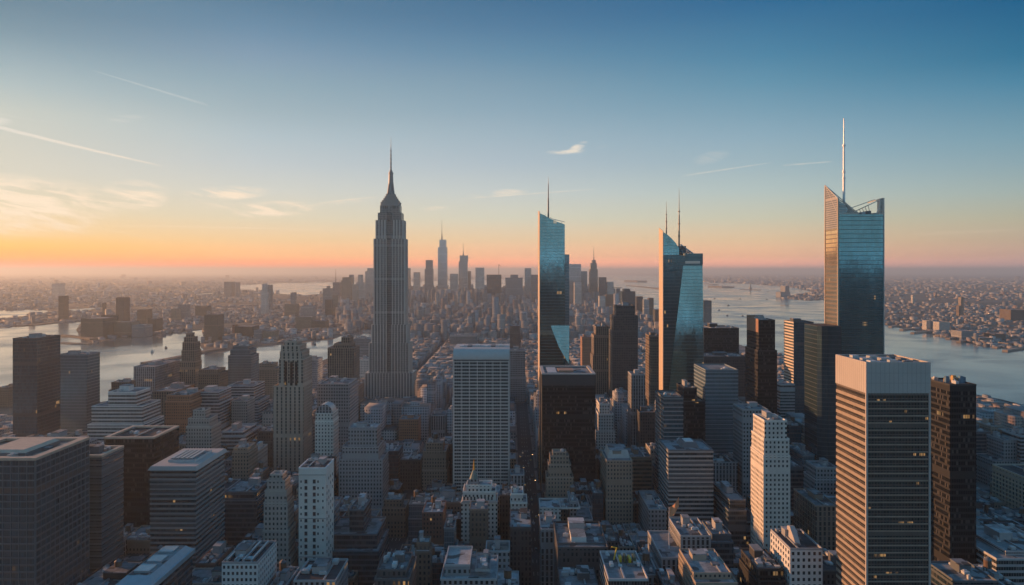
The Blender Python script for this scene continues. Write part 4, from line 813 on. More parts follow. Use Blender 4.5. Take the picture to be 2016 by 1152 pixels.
# ---- far skyline and river side towers: label, tiers, D, depth, look, spire
far = [
 ('tallest far downtown tower of pale glass with a needle mast', [(862,880,487),(865,878,472)], 5500, 60, 'pale_glass', (870,472,432)),
 ('far downtown tower with forked crown and thin mast right of the needle mast tower', [(903,920,515),(905,921,503)], 5600, 60, 'grey', (912,503,478)),
 ('broad shouldered far downtown tower left of the needle mast tower', [(836,852,530),(838,851,512)], 5400, 60, 'brown', None),
 ('square topped far downtown tower with lighter cap beside the setback skyscraper', [(814,826,536)], 5500, 50, 'grey', None),
 ('slim far downtown tower touching the setback skyscraper silhouette', [(799,807,528)], 5600, 50, 'tan', None),
 ('dark blunt far downtown tower between the two masted towers', [(886,901,539)], 5500, 60, 'grey', None),
 ('small dark far tower tucked behind the forked crown tower', [(920,927,534)], 5700, 50, 'dark_stone', None),
 ('tall slab far downtown tower with pale belt', [(936,953,527)], 5300, 60, 'grey', None),
 ('wide black far downtown slab with a crane on top', [(958,987,541)], 4900, 70, 'black', (982,541,520)),
 ('pair roofed brown far block right of the black craned slab', [(995,1029,547),(1005,1020,541)], 4800, 70, 'brown', None),
 ('slim grey far tower with flat dark cap left of the slanted glass tower', [(1033,1046,528)], 5300, 50, 'grey', None),
 ('low mass of far blocks just left of the slanted glass tower', [(1046,1060,541)], 5200, 60, 'brown', None),
 ('broad pale far tower just right of the slanted glass tower', [(1121,1144,520)], 4700, 60, 'pale_glass', None),
 ('dark far tower under the broad pale far tower', [(1120,1133,553)], 4500, 50, 'dark_stone', None),
 ('pale far slab below the broad pale far tower', [(1131,1145,556)], 4400, 50, 'pale_stone', None),
 ('curved top blue far tower next to the domed mast tower', [(1144,1156,534)], 4800, 50, 'blue_glass', None),
 ('domed far tower with thin mast standing over the harbour', [(1161,1177,530),(1163,1175,518),(1166,1173,512)], 4800, 50, 'tan', (1169,512,487)),
 ('dark blue far block right of the domed mast tower', [(1180,1194,546)], 4700, 50, 'dark_glass', None),
 ('shorter grey far block at the right end of downtown', [(1195,1208,555)], 4700, 50, 'grey', None),
 ('pale far block standing low under the dark blue far block', [(1180,1192,583)], 4000, 50, 'pale_stone', None),
 ('brick far block low at the right end of downtown', [(1194,1208,580)], 4000, 50, 'brown', None),
 ('dark far tower with a crane boom by the harbour', [(1225,1251,574),(1229,1241,569)], 3300, 60, 'dark_glass', (1219,574,566)),
 ('dark rounded far block behind the harbour crane tower', [(1253,1266,584)], 3500, 50, 'dark_stone', None),
 ('pale rounded far tower by the harbour', [(1268,1278,590)], 3200, 40, 'pale_glass', None),
 ('dark curved far tower paired with the pale rounded tower', [(1278,1287,587)], 3200, 40, 'brown', None),
 ('small dark riverside block right of the diamond facet tower', [(1386,1401,592)], 2900, 50, 'dark_glass', None),
 ('short dark far block between harbour pair and diamond facet tower', [(1290,1302,610)], 2900, 50, 'dark_stone', None),
 ('far church like tower with black steeple', [(655,669,556)], 5000, 50, 'brown', (661,556,530)),
 ('dark peaked far tower left of the black steeple', [(635,651,568)], 4300, 50, 'dark_stone', None),
 ('arched roof far block right of the black steeple', [(672,691,552),(674,690,546)], 4900, 60, 'orange_brick', None),
 ('far slab with a raised corner beside the arched roof block', [(687,694,541)], 5000, 50, 'brown', None),
 ('stepped far tower between the raised corner slab and the skyscraper', [(701,718,556),(705,712,541)], 4900, 50, 'grey', None),
 ('round shouldered far tower left of the setback skyscraper', [(719,736,534),(723,734,528)], 5100, 60, 'grey', None),
 ('low pale slab far downtown at left of the stepped far tower', [(693,703,560)], 4700, 50, 'tan', None),
 ('warm pale slab below the dark peaked far tower', [(654,663,582)], 3900, 40, 'tan', None),
 ('brick slab near the warm pale slab', [(640,652,590)], 3800, 40, 'brown', None),
 ('slim tapering pale tower in the far borough', [(514,524,575),(516,522,559)], 3900, 40, 'pale_stone', None),
 ('thin brown companion to the slim tapering pale tower', [(525,533,561)], 4300, 40, 'brown', None),
 ('lone slim brown tower amid low far roofs', [(572,580,576)], 4300, 40, 'brown', None),
 ('wide far housing slab below the lone slim brown tower', [(560,583,599)], 3700, 50, 'tan', None),
 ('far housing slab with slanted end', [(593,616,602)], 3600, 50, 'grey', None),
 ('square waterfront block across the river with pale walls', [(582,613,624)], 2950, 60, 'tan', None),
 ('dark waterfront block beside the pale walled one', [(613,640,632)], 2900, 60, 'brown', None),
 ('long brown waterfront warehouse with flat roof', [(462,497,643)], 2550, 70, 'brown', None),
 ('square grey waterfront warehouse right of the long brown one', [(500,515,650)], 2500, 50, 'grey', None),
 ('pale low waterfront warehouse', [(517,540,652)], 2500, 50, 'tan', None),
 ('rust lit slim waterfront chimney block', [(457,462,640)], 2550, 30, 'orange_brick', None),
 ('lone dark brown tower on the point between the river arms', [(402,429,620)], 2420, 50, 'brown', None),
 ('slim brown tower far across the river at left', [(115,125,583)], 3400, 40, 'brown', None),
 ('dark tapered tower across the river above the waterfront', [(228,244,586)], 3200, 50, 'dark_stone', None),
 ('large brown waterfront block nearest the far bank', [(159,203,627)], 2550, 90, 'brown', None),
 ('dark block behind the large brown waterfront block', [(199,216,621)], 2700, 60, 'dark_stone', None),
 ('long low waterfront slab right of the large brown block', [(219,258,634)], 2620, 60, 'tan', None),
 ('pale waterfront slab in the far bank row', [(259,284,640)], 2580, 60, 'grey', None),
 ('warm sunlit edge block in the far bank row', [(270,288,610)], 3000, 50, 'orange_brick', None),
 ('dark small block ending the far bank row', [(291,308,628)], 2750, 50, 'brown', None),
 ('far smoke grey chimney pair block', [(201,206,597)], 3800, 20, 'brown', None),
 ('pale row tower first in the hazy borough cluster', [(336,347,608)], 3400, 50, 'tan', None),
 ('second and taller tower in the hazy borough cluster', [(350,366,600)], 3500, 50, 'grey', None),
 ('wide hazy block right of the borough cluster', [(384,407,603)], 3700, 60, 'brown', None),
 ('broad hazy block on the horizon far left', [(102,117,558)], 6500, 80, 'grey', None),
 ('square hazy block by the distant bright inlet', [(441,456,555)], 6500, 90, 'brown', None),
 ('small hazy block beside the distant bright inlet', [(464,468,556)], 6500, 60, 'brown', None),
 ('slim pale tower rising from the far bank of the wide river', [(1797,1801,581)], 5200, 25, 'pale_stone', None),
 ('tall narrow tower with lit flank among far bank blocks', [(1892,1897,585)], 3900, 25, 'tan', None),
 ('twin stub beneath the tall narrow lit tower', [(1888,1893,602)], 3800, 25, 'brown', None),
 ('pale upright block on the far bank facing the sun', [(1824,1832,631)], 2900, 30, 'pale_stone', None),
 ('wide pale block with bright flank on the far bank', [(1849,1870,634)], 2850, 60, 'pale_stone', None),
 ('long waterfront block with white gable on the far bank', [(1893,1918,652)], 2500, 60, 'grey', None),
 ('brown slab high on the far bank at the right edge', [(1990,2022,610)], 3400, 80, 'brown', None),
 ('low golden terminal building at the far waterfront', [(1928,1955,665)], 2400, 40, 'tan', None),
 ('dark waterfront warehouse behind the golden terminal', [(1958,1980,658)], 2480, 60, 'brown', None),
 ('arched pier shed at the right edge waterfront', [(1985,2014,676)], 2300, 50, 'tan', None),
 ('far point warehouse across the harbour left of the screen topped tower', [(1537,1556,575),(1546,1554,563)], 6500, 120, 'brown', None),
]
for lb, tiers, D, dp, key, sp in far:
    if D > 4000: key = {'brown':'grey','dark_stone':'grey','grey':'pale_stone','black':'dark_glass','tan':'limestone','orange_brick':'tan'}.get(key, key)  # past this distance paler walls paint haze into the building colours
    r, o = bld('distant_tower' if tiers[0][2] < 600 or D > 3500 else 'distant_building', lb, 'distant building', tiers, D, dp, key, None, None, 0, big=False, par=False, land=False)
    if sp:
        a = MB(); xs, ys = Xp(sp[0],D+dp/2), D+dp/2
        z0, z1 = Zp(sp[1],D), Zp(sp[2],D)
        if 'crane' in lb: a.beam((xs,ys,z0), (xs,ys,z1-6), 2.5); a.beam((xs-(3 if xs<0 else 30),ys,z1), (xs+12,ys,z1-14 if xs < 0 else z1-2), 2); a.build('crane', MDARK, r, o)
        else: a.cyl(xs, ys, z0, z0+(z1-z0)*.35, 6 if D > 5000 else 4, 2.4, 8); a.cyl(xs, ys, z0+(z1-z0)*.35, z1, 2.0, .6, 8); a.build('mast', MM, r, o)
        if lb.startswith('tallest'): pass
# ================================================================ ground, water
def gpoly(pts): return [gp(*p) for p in pts]
river_e = gpoly([(-400,640),(0,647),(45,641),(160,634),(150,650),(160,668),(179,678),(231,667),(282,665),(340,657),(398,650),(402,664),(392,680),(402,690),(404,700),(491,685),(570,678),(655,669),(690,655),(728,646),(752,642)]) + [(Xp(752,2500),2500),(-455,2347),(-470,1886),(-505,1640),(-562,1472),(-705,1290),(-760,1150),(-775,900),(-790,300),(-3000,300)]
inlet = gpoly([(-300,606),(0,611),(60,610),(95,612),(92,618),(0,627),(-300,650)])
inlet2 = gpoly([(130,610),(195,606),(160,614)])
bay = gpoly([(467,562),(560,557.5),(700,555),(850,553.5),(1060,548),(1190,541.5),(1300,543),(1330,549),(1390,556),(1470,559),(1560,566),(1600,575),(1545,584),(1538,588),(1590,592),(1640,590),(1690,612),(1740,640),(1800,652),(1870,668),(1930,682),(2016,690),(2400,712)]) + [(2600,1500),(2600,600),(900,600),(860,1000),(845,1327),(760,1700),(680,2000),(690,2729),(705,3815),(735,5000),(745,5900),(560,6500),(100,6700),(-700,6500),(-1100,6300)] + gpoly([(660,580),(600,583),(545,578),(470,571)])
strip1 = gpoly([(385,579),(420,577),(455,575),(456,577.5),(420,580),(388,582)])
strip2 = gpoly([(2,617),(70,616),(60,620)])
marina = gpoly([(1925,888),(2030,880),(2040,918),(1925,925)])
WATERS = [river_e, inlet, inlet2, bay, strip1]
def inpoly(P, x, y):
    c = np.zeros(x.shape, bool); n = len(P); j = n-1
    for i in range(n):
        xi, yi = P[i]; xj, yj = P[j]
        c ^= ((yi > y) != (yj > y)) & (x < (xj-xi)*(y-yi)/(yj-yi+1e-12)+xi); j = i
    return c
def water_at(x, y):
    c = np.zeros(x.shape, bool)
    for P in WATERS: c |= inpoly(P, x, y)
    return c
# ground material: a patchwork of streets, roofs of low blocks, parks
gm = newmat('ground'); t = NT(gm); p = t.n('ShaderNodeBsdfPrincipled'); o = t.n('ShaderNodeOutputMaterial'); t.l(p.outputs[0], o.inputs[0]); p.inputs['Roughness'].default_value = .9
g = t.n('ShaderNodeNewGeometry'); vo = t.n('ShaderNodeTexVoronoi'); vo.inputs['Scale'].default_value = .012; t.l(g.outputs['Position'], vo.inputs['Vector'])
nz1 = t.n('ShaderNodeTexNoise'); nz1.inputs['Scale'].default_value = .0009; nz1.inputs['Detail'].default_value = 6; t.l(g.outputs['Position'], nz1.inputs['Vector'])
sc2 = t.n('ShaderNodeSeparateColor'); t.l(vo.outputs['Color'], sc2.inputs[0])
c1 = t.mix(sc2.outputs[0], (.04,.04,.035), (.13,.115,.1)); mr1 = t.n('ShaderNodeMapRange'); mr1.inputs[1].default_value = .5; mr1.inputs[2].default_value = .62; t.l(nz1.outputs[0], mr1.inputs[0])
spx = t.n('ShaderNodeSeparateXYZ'); t.l(g.outputs['Position'], spx.inputs[0])
far_ = t.n('ShaderNodeMapRange'); far_.inputs[1].default_value = 1800; far_.inputs[2].default_value = 2600; t.l(spx.outputs[1], far_.inputs[0])
c2 = t.mix(t.m('MULTIPLY', mr1.outputs[0], .9), c1, (.035,.042,.025)); t.l(t.mix(far_.outputs[0], (.05,.05,.052), c2), p.inputs['Base Color'])
a = MB(); RG = 110000; ns = 48
a.auto([(RG*math.cos(2*math.pi*i/ns), RG*math.sin(2*math.pi*i/ns), 0) for i in range(ns)]); tag(a.build('ground', gm), kind='structure')
wm_ = newmat('water'); t = NT(wm_); p = t.n('ShaderNodeBsdfPrincipled'); o = t.n('ShaderNodeOutputMaterial'); t.l(p.outputs[0], o.inputs[0])
p.inputs['Base Color'].default_value = (.05,.11,.125,1); p.inputs['Roughness'].default_value = .2; p.inputs['IOR'].default_value = 1.65
g = t.n('ShaderNodeNewGeometry'); n1 = t.n('ShaderNodeTexNoise'); n1.inputs['Scale'].default_value = .035; n1.inputs['Detail'].default_value = 8; n1.inputs['Roughness'].default_value = .6; t.l(g.outputs['Position'], n1.inputs['Vector'])
n2 = t.n('ShaderNodeTexNoise'); n2.inputs['Scale'].default_value = .004; n2.inputs['Detail'].default_value = 6; n2.inputs['Distortion'].default_value = .8; t.l(g.outputs['Position'], n2.inputs['Vector'])
bp = t.n('ShaderNodeBump'); bp.inputs['Strength'].default_value = .55; bp.inputs['Distance'].default_value = .25; t.l(n1.outputs[0], bp.inputs['Height']); t.l(bp.outputs[0], p.inputs['Normal'])
mr2 = t.n('ShaderNodeMapRange'); mr2.inputs[1].default_value = .35; mr2.inputs[2].default_value = .7; mr2.inputs[3].default_value = .05; mr2.inputs[4].default_value = .30; t.l(n2.outputs[0], mr2.inputs[0]); t.l(mr2.outputs[0], p.inputs['Roughness'])
from mathutils.geometry import tessellate_polygon
def sheet(name, P, z, m, kind='structure'):
    me = bpy.data.meshes.new(name); tri = tessellate_polygon([[Vector((x, y, 0)) for x, y in P]])
    fs = []
    for a_, b_, c_ in tri:
        A, B, C_ = P[a_], P[b_], P[c_]; fs.append((a_, b_, c_) if (B[0]-A[0])*(C_[1]-A[1])-(B[1]-A[1])*(C_[0]-A[0]) > 0 else (a_, c_, b_))
    me.from_pydata([(x, y, z) for x, y in P], [], fs); me.materials.append(m); ob = bpy.data.objects.new(name, me); col.objects.link(ob); return tag(ob, kind=kind)
for nm, P in (('river_water', river_e), ('inlet_water', inlet), ('inlet_water', inlet2), ('harbour_water', bay), ('inlet_water', strip1), ('dock_water', marina)): sheet(nm, P, .6, wm_)
# streets of the near grid and the pavement blocks between them
AVX = [16+112*k for k in range(-8, 9)]; STY = [430+86*k for k in range(0, 24)]
asph = simple('asphalt', (.05,.05,.052), .85, 0, .2, .2); pave = simple('pavement', (.17,.165,.16), .9, 0, .25, .15); paint = simple('road paint', (.6,.6,.58), .7)
def east_shore(y): return np.interp(y, [300,900,1150,1290,1472,1640,1886,2347,2944], [-790,-775,-760,-705,-562,-505,-470,-455,-500])
def west_shore(y): return np.interp(y, [300,600,1000,1327,1700,2000,2729,3815,5900], [900,900,860,845,760,680,690,705,745])
a = MB()
for i in range(len(AVX)-1):
    for j in range(len(STY)-1):
        x0, x1, y0, y1 = AVX[i]+9, AVX[i+1]-9, STY[j]+6, STY[j+1]-6
        if x0 < east_shore((y0+y1)/2) or x1 > west_shore((y0+y1)/2): continue
        a.box(x0, x1, y0, y1, 0, .14)
tag(a.build('pavement', pave), kind='structure')
a = MB()
for x in AVX:
    for q in range(60):
        y = 440+q*24
        for dx in (-3, 0, 3): a.auto([(x+dx-.1,y,.006),(x+dx+.1,y,.006),(x+dx+.1,y+7,.006),(x+dx-.1,y+7,.006)])
tag(a.build('road_markings', paint), kind='structure')
# ================================================================ fill buildings on the near grid
FKEY = ['tan','brown','red','grey','limestone','dark_stone','grey_bands','dark_bands','grey_piers','brown_piers','pale_stone','black','blue_glass','orange_brick','dark_glass','brown_bands']
FWT = [9,13,10,12,7,10,6,6,7,6,3,4,3,3,3,3]
CN = {'tan':'tan brick','brown':'brown brick','red':'dark red brick','grey':'grey concrete','limestone':'limestone','dark_stone':'sooty stone','grey_bands':'grey banded','dark_bands':'dark banded','grey_piers':'grey ribbed','brown_piers':'brown ribbed','pale_stone':'pale stone','black':'black glass','blue_glass':'bluish glass','orange_brick':'orange brick','dark_glass':'dark glass','brown_bands':'brown banded'}
rg = random.Random(21)
def hits(x0, x1, y0, y1, m=2.0):
    for a0, a1, b0, b1 in HERO:
        if x0 < a1+m and x1 > a0-m and y0 < b1+m and y1 > b0-m: return True
    return False
def zcap(x0, x1, y0, y1):
    """highest roof that keeps every hand placed building behind it in sight."""
    pxs = [(x*F/y)+CX for x in (x0, x1) for y in (y0, y1)]; a, b = min(pxs), max(pxs); cap = 1e9
    for h0, h1, D, yb, yt in OCC:
        if D > y0 and h0 < b-1 and h1 > a+1: cap = min(cap, H-(yb-YH)*y0/F)
    return cap
LOTS = []
for i in range(len(AVX)-1):
    for j in range(len(STY)-1):
        x0, x1, y0, y1 = AVX[i]+12, AVX[i+1]-12, STY[j]+9, STY[j+1]-9
        if x0 < east_shore((y0+y1)/2)+8 or x1 > west_shore((y0+y1)/2)-8: continue
        ym = (y0+y1)/2+rg.uniform(-5, 5)
        for (b0, b1) in ((y0, ym-.4), (ym+.4, y1)):
            x = x0
            while x < x1-9:
                w = rg.choice([12, 15, 18, 22, 27, 34]); e = min(x+w, x1)
                if x1-e < 9: e = x1
                # trim against hand placed footprints instead of dropping the lot
                lot = [x, e, b0, b1]
                for a0, a1, c0, c1 in HERO:
                    if lot[0] < a1+1.5 and lot[1] > a0-1.5 and lot[2] < c1+1.5 and lot[3] > c0-1.5:
                        opts = [[lot[0], a0-1.6, lot[2], lot[3]], [a1+1.6, lot[1], lot[2], lot[3]], [lot[0], lot[1], lot[2], c0-1.6], [lot[0], lot[1], c1+1.6, lot[3]]]
                        lot = max(opts, key=lambda q: max(0, q[1]-q[0])*max(0, q[3]-q[2]))
                if lot[1]-lot[0] >= 8 and lot[3]-lot[2] >= 8: LOTS.append(tuple(lot))
                x = e+.3
def pick_h(y, tall=0):
    h = rg.choice([18, 24, 28, 34, 40, 46, 52, 60]) * rg.uniform(.85, 1.15)
    if y > 1300: h *= .62
    if rg.random() < .12: h *= rg.uniform(1.3, 2.0)
    return h
def solve(lot):
    x0, x1, y0, y1 = lot; h = pick_h(y0); cap = zcap(x0, x1, y0, y1)
    if y0 < 560: h = min(h, 200-150*F/(y0)*.0-0) if False else min(h, H-(1085-YH)*y0/F+rg.uniform(-14, 4)); h = max(h, 12)
    pxm = CX+(x0+x1)/2*F/y0
    if y0 > 800: cap = min(cap, max(14, H-(np.interp(pxm,[0,170,450,560,900,1250,1400,1740,1745,2016],[872,866,815,785,735,730,745,780,800,815])-YH+rg.uniform(-8,25))*y0/F))
    if cap < h: h = cap*rg.uniform(.86, 1.0) if cap > 12 else 12
    return max(9, h)
items = []
for lot in LOTS:
    x0, x1, y0, y1 = lot; h = solve(lot)
    px = CX+(x0+x1)/2*F/y0; py = YH+(H-h)*F/y0
    seen = -60 < px < 2076 and py < 1165
    items.append((lot, h, px, py, seen, rg.choices(FKEY, FWT)[0]))
vis = sorted([it for it in items if it[4]], key=lambda it: it[0][2])
NEAR = vis[:290]; REST = vis[290:]
SHORT = [l for l in LMK if l[0] and l[3] < 1300]
SHORT_BY = SHORT
used_lab = {}
def size_word(w, h):
    if h > 60: return 'tall'
    if h < 22: return 'low'
    if w > 26: return 'broad'
    return 'narrow' if w < 14 else 'mid height'
def autolabel(key, w, h, px, py, feat, D):
    near = sorted(SHORT, key=lambda l: abs(l[1]-px)*1.0+abs(l[2]+60-py)*.35+abs(l[3]-D)*.12)[:9]
    base = f"{size_word(w,h)} {CN[key]} block"
    cands = []
    for i, l in enumerate(near):
        rel = 'in front of' if l[3] > D+45 and abs(l[1]-px) < 40 else 'behind' if l[3] < D-45 and abs(l[1]-px) < 40 else 'beside'
        cands.append(f"{base} with {feat} {rel} the {l[0]}")
    for i in range(len(near)):
        for j in range(i+1, len(near)): cands.append(f"{base}, {feat}, between the {near[i][0]} and the {near[j][0]}")
    for c in cands:
        if c not in used_lab and len(c.split()) <= 16: used_lab[c] = 1; return c
    c = next((q for q in cands if len(q.split()) <= 16), base+' in the dense city'); return c
def fill(it):
    (x0, x1, y0, y1), h, px, py, seen, key = it
    org = ((x0+x1)/2, (y0+y1)/2, 0); w, d = x1-x0, y1-y0; near = y0 < 1050
    style = rg.random(); ri = rg.choice([0, 0, 1, 2, 3, 4, 4]); wall = MB(); rf = MB(); tiers = []; RP = []
    if h > 34 and style < .33:
        z = 0; a = [x0, x1, y0, y1]
        for f in (rg.uniform(.5, .7), rg.uniform(.75, .9), 1.0):
            tiers.append((a[0], a[1], a[2], a[3], z, h*f)); z = h*f
            s = rg.uniform(.8, 2.6); a = [a[0]+s*rg.random(), a[1]-s*rg.random(), a[2]+s, a[3]-s*.5]
            if a[1]-a[0] < 6 or a[3]-a[2] < 6: break
    elif h > 16 and style < .55 and w > 16:
        s = rg.uniform(.3, .6); hh = h*rg.uniform(.55, .85)
        if rg.random() < .5: tiers = [(x0, x1, y0, y1, 0, hh), (x0, x0+w*s, y0+d*.15, y1, hh, h)]
        else: tiers = [(x0, x1, y0, y1, 0, hh), (x0+w*(1-s), x1, y0+d*.15, y1, hh, h)]
    else: tiers = [(x0, x1, y0, y1, 0, h)]
    for q, (a0, a1, b0, b1, za, zb) in enumerate(tiers):
        wall.box(a0, a1, b0, b1, za-(1.0 if q else 0), zb, 0, None)
        rf.auto([(a0+.05,b0+.05,zb-.8),(a1-.05,b0+.05,zb-.8),(a1-.05,b1-.05,zb-.8),(a0+.05,b1-.05,zb-.8)])
        if near:
            r1 = MB(); r1.auto([(a0+.05,b0+.05,zb-.8),(a1-.05,b0+.05,zb-.8),(a1-.05,b1-.05,zb-.8),(a0+.05,b1-.05,zb-.8)]); RP.append((r1, 'roof'))
            cp = MB(); rect_ring(cp, a0-.1, a1+.1, b0-.1, b1+.1, zb-.9, zb+.2, .5); RP.append((cp, 'parapet'))
    wt = near and h < 70 and rg.random() < .4
    feat = 'a water tank' if wt else ['a grey roof','a pale roof','a dark roof','a buff roof','a silvery roof'][ri]
    if len(tiers) == 3: feat = 'setbacks' if not wt else feat
    if near:
        root = empty('city_building', org, autolabel(key, w, h, px, py, feat, y0), 'building', 'city blocks filling the street grid')
        wall.build('wall', FM(key), root, org); [q.build(n_, MROOF[ri] if n_ == 'roof' else MCOP[key], root, org) for q, n_ in RP]
        a0, a1, b0, b1, za, zb = tiers[-1]; roof_kit(root, org, a0, a1, b0, b1, zb, rg, key, rg.choice([6, 8, 9, 11]) if y0 < 850 else 3, rg.random() < .75, wt)
        if len(tiers) > 1: roof_kit(root, org, tiers[0][0], tiers[1][0] if tiers[1][0]-tiers[0][0] > 6 else tiers[0][1], tiers[0][2], tiers[0][3], tiers[0][5], rg, key, 2, False, False) if w > 20 and tiers[1][0]-tiers[0][0] > 6 else None
    else:
        a0, a1, b0, b1, za, zb = tiers[-1]; k = rg.uniform(.25, .5)
        wall.box(a0+(a1-a0)*.2, a0+(a1-a0)*(.2+k), b0+(b1-b0)*.4, b0+(b1-b0)*.8, zb-1, zb+3, 1)
        for f_, u_, m_ in zip(rf.f, range(99), rf.mi): pass
        base = len(wall.v); wall.v += rf.v; wall.f += [[i+base for i in f] for f in rf.f]; wall.uv += rf.uv; wall.mi += [2]*len(rf.f); wall.ti += rf.ti
        tag(wall.build('city_building', [FM(key), MUNIT, MROOF[ri]], None, org), autolabel(key, w, h, px, py, feat, y0), 'building', 'city blocks filling the street grid')
for it in NEAR: fill(it)
# ================================================================ the countless rest: vectorised
TF = facade('distant facade', (1,1,1), px=3.2, pz=3.6, fx=.5, fz=.5, lit=.004, tint=True, var=.1)
TR = newmat('distant roof'); t = NT(TR); p = t.n('ShaderNodeBsdfPrincipled'); o = t.n('ShaderNodeOutputMaterial'); t.l(p.outputs[0], o.inputs[0]); at = t.n('ShaderNodeAttribute'); at.attribute_name = 'tint'; t.l(at.outputs[0], p.inputs['Base Color']); p.inputs['Roughness'].default_value = .9
def boxes(name, cx_, cy_, w, d, h, wallc, roofc, rot=None):
    n = len(cx_); rot = np.zeros(n) if rot is None else rot
    c, s = np.cos(rot), np.sin(rot)
    lx = np.stack([-w, w, w, -w], 1)/2; ly = np.stack([-d, -d, d, d], 1)/2
    X = cx_[:,None]+lx*c[:,None]-ly*s[:,None]; Y = cy_[:,None]+lx*s[:,None]+ly*c[:,None]
    V = np.zeros((n, 8, 3), np.float32); V[:,:4,0] = X; V[:,4:,0] = X; V[:,:4,1] = Y; V[:,4:,1] = Y; V[:,4:,2] = h[:,None]
    Fq = np.array([[0,1,5,4],[1,2,6,5],[2,3,7,6],[3,0,4,7],[4,5,6,7]]); faces = (np.arange(n)[:,None,None]*8+Fq[None]).reshape(-1, 4)
    me = bpy.data.meshes.new(name); me.vertices.add(n*8); me.vertices.foreach_set('co', V.ravel())
    me.loops.add(n*20); me.polygons.add(n*5); me.loops.foreach_set('vertex_index', faces.ravel().astype(np.int32))
    me.polygons.foreach_set('loop_start', np.arange(0, n*20, 4, dtype=np.int32)); me.polygons.foreach_set('loop_total', np.full(n*5, 4, np.int32))
    me.polygons.foreach_set('material_index', np.tile(np.array([0,0,0,0,1], np.int32), n))
    UV = np.zeros((n, 5, 4, 2), np.float32)
    for k in range(4):
        l = w if k % 2 == 0 else d
        UV[:,k,0,0] = -l/2; UV[:,k,1,0] = l/2; UV[:,k,2,0] = l/2; UV[:,k,3,0] = -l/2; UV[:,k,2,1] = h; UV[:,k,3,1] = h
    ul = me.uv_layers.new(name='UVMap'); ul.data.foreach_set('uv', UV.ravel())
    C = np.ones((n, 5, 4, 4), np.float32); C[:,:4,:,:3] = wallc[:,None,None,:]; C[:,4,:,:3] = roofc[:,None,:]
    ca = me.color_attributes.new('tint', 'FLOAT_COLOR', 'CORNER'); ca.data.foreach_set('color', C.ravel())
    me.materials.append(TF); me.materials.append(TR); me.update(); me.validate()
    ob = bpy.data.objects.new(name, me); col.objects.link(ob); return ob
nr = np.random.default_rng(5)
PAL = np.array([(.33,.29,.25),(.2,.165,.14),(.19,.12,.095),(.31,.325,.34),(.40,.40,.39),(.12,.125,.13),(.52,.53,.53),(.32,.21,.15),(.17,.19,.21),(.62,.62,.61)])
PW = np.array([.16,.16,.1,.15,.12,.1,.07,.06,.05,.03]); PW /= PW.sum()
RPAL = np.array([(.28,.29,.30),(.45,.46,.47),(.09,.09,.095),(.30,.26,.22),(.38,.40,.41),(.2,.12,.09)])
def wc(n): return ((PAL[nr.choice(len(PAL), n, p=PW)]*.62+.1)*nr.uniform(.8, 1.2, (n, 1))).astype(np.float32)
def rc(n): return ((RPAL[nr.integers(0, len(RPAL), n)]*.5+.05)*nr.uniform(.8, 1.2, (n, 1))).astype(np.float32)
def notfar(x, y, w):
    ok = np.ones(x.shape, bool)
    for a0, a1, b0, b1 in HERO: ok &= ~((x+w/2 > a0-1) & (x-w/2 < a1+1) & (y+w/2 > b0-1) & (y-w/2 < b1+1))
    return ok
# rest of the near grid + everything to 3.4 km inside the island
if REST:
    L_ = np.array([it[0] for it in REST]); hh = np.array([it[1] for it in REST])
    a_cx = (L_[:,0]+L_[:,1])/2; a_cy = (L_[:,2]+L_[:,3])/2; a_w = L_[:,1]-L_[:,0]; a_d = L_[:,3]-L_[:,2]
    k = nr.random(len(REST)) < .6
    cx2 = np.concatenate([a_cx, a_cx[k]+nr.uniform(-3,3,k.sum())]); cy2 = np.concatenate([a_cy, a_cy[k]]); w2 = np.concatenate([a_w, a_w[k]*.35]); d2 = np.concatenate([a_d, a_d[k]*.4]); h2 = np.concatenate([hh, hh[k]+4])
    tag(boxes('distant_city_blocks', cx2, cy2, w2, d2, h2, wc(len(cx2)), rc(len(cx2))), 'mass of small blocks between the near towers and the downtown skyline', 'city blocks', None, 'stuff')
def capfar(x, y, w, h):
    pa = CX+(x-w/2)*F/y; pb = CX+(x+w/2)*F/y; cap = np.full(x.shape, 1e9)
    for h0, h1, D, yb, yt in OCC:
        m = (D > y) & (pb > h0+1) & (pa < h1-1); cap = np.where(m, np.minimum(cap, H-(yb-YH)*y/F), cap)
    return np.minimum(h, np.maximum(cap, 9))
def sample(n, r0, r1, a0, a1, power=1.0):
    r = r0*(r1/r0)**(nr.random(n)**power); an = np.radians(nr.uniform(a0, a1, n)); return r*np.sin(an), r*np.cos(an)
# island, 2.45 km to the tip
n = 9000; y = nr.uniform(2440**.7, 6300**.7, n)**(1/.7); e0, e1 = -480-(y-2400)*.28, np.interp(y, [2400,3815,5900,6300], [660,670,700,600]); x = e0+(e1-e0)*nr.random(n)
x = 16+np.round((x-16)/26)*26+nr.uniform(-4, 4, n); y = np.round(y/30)*30+nr.uniform(-4, 4, n)
w = nr.uniform(12, 30, n); d = nr.uniform(12, 26, n); h = nr.gamma(5, 4.2, n)+6; tl = nr.random(n) < .035; h = np.where(tl, h*nr.uniform(1.5, 2.6, n), h)
dt_ = (y > 4600) & (nr.random(n) < .42) & (np.abs(x+60) < 760); h = np.where(dt_, nr.uniform(35, 120, n), h)
ok = notfar(x, y, w) & ~water_at(x, y); x, y, w, d, h = x[ok], y[ok], w[ok], d[ok], h[ok]; h = capfar(x, y, w, h)
tag(boxes('distant_city_blocks', x, y, w, d, h, wc(len(x)), rc(len(x))), 'hazy sea of low roofs stretching south to the downtown skyline', 'city blocks', None, 'stuff')
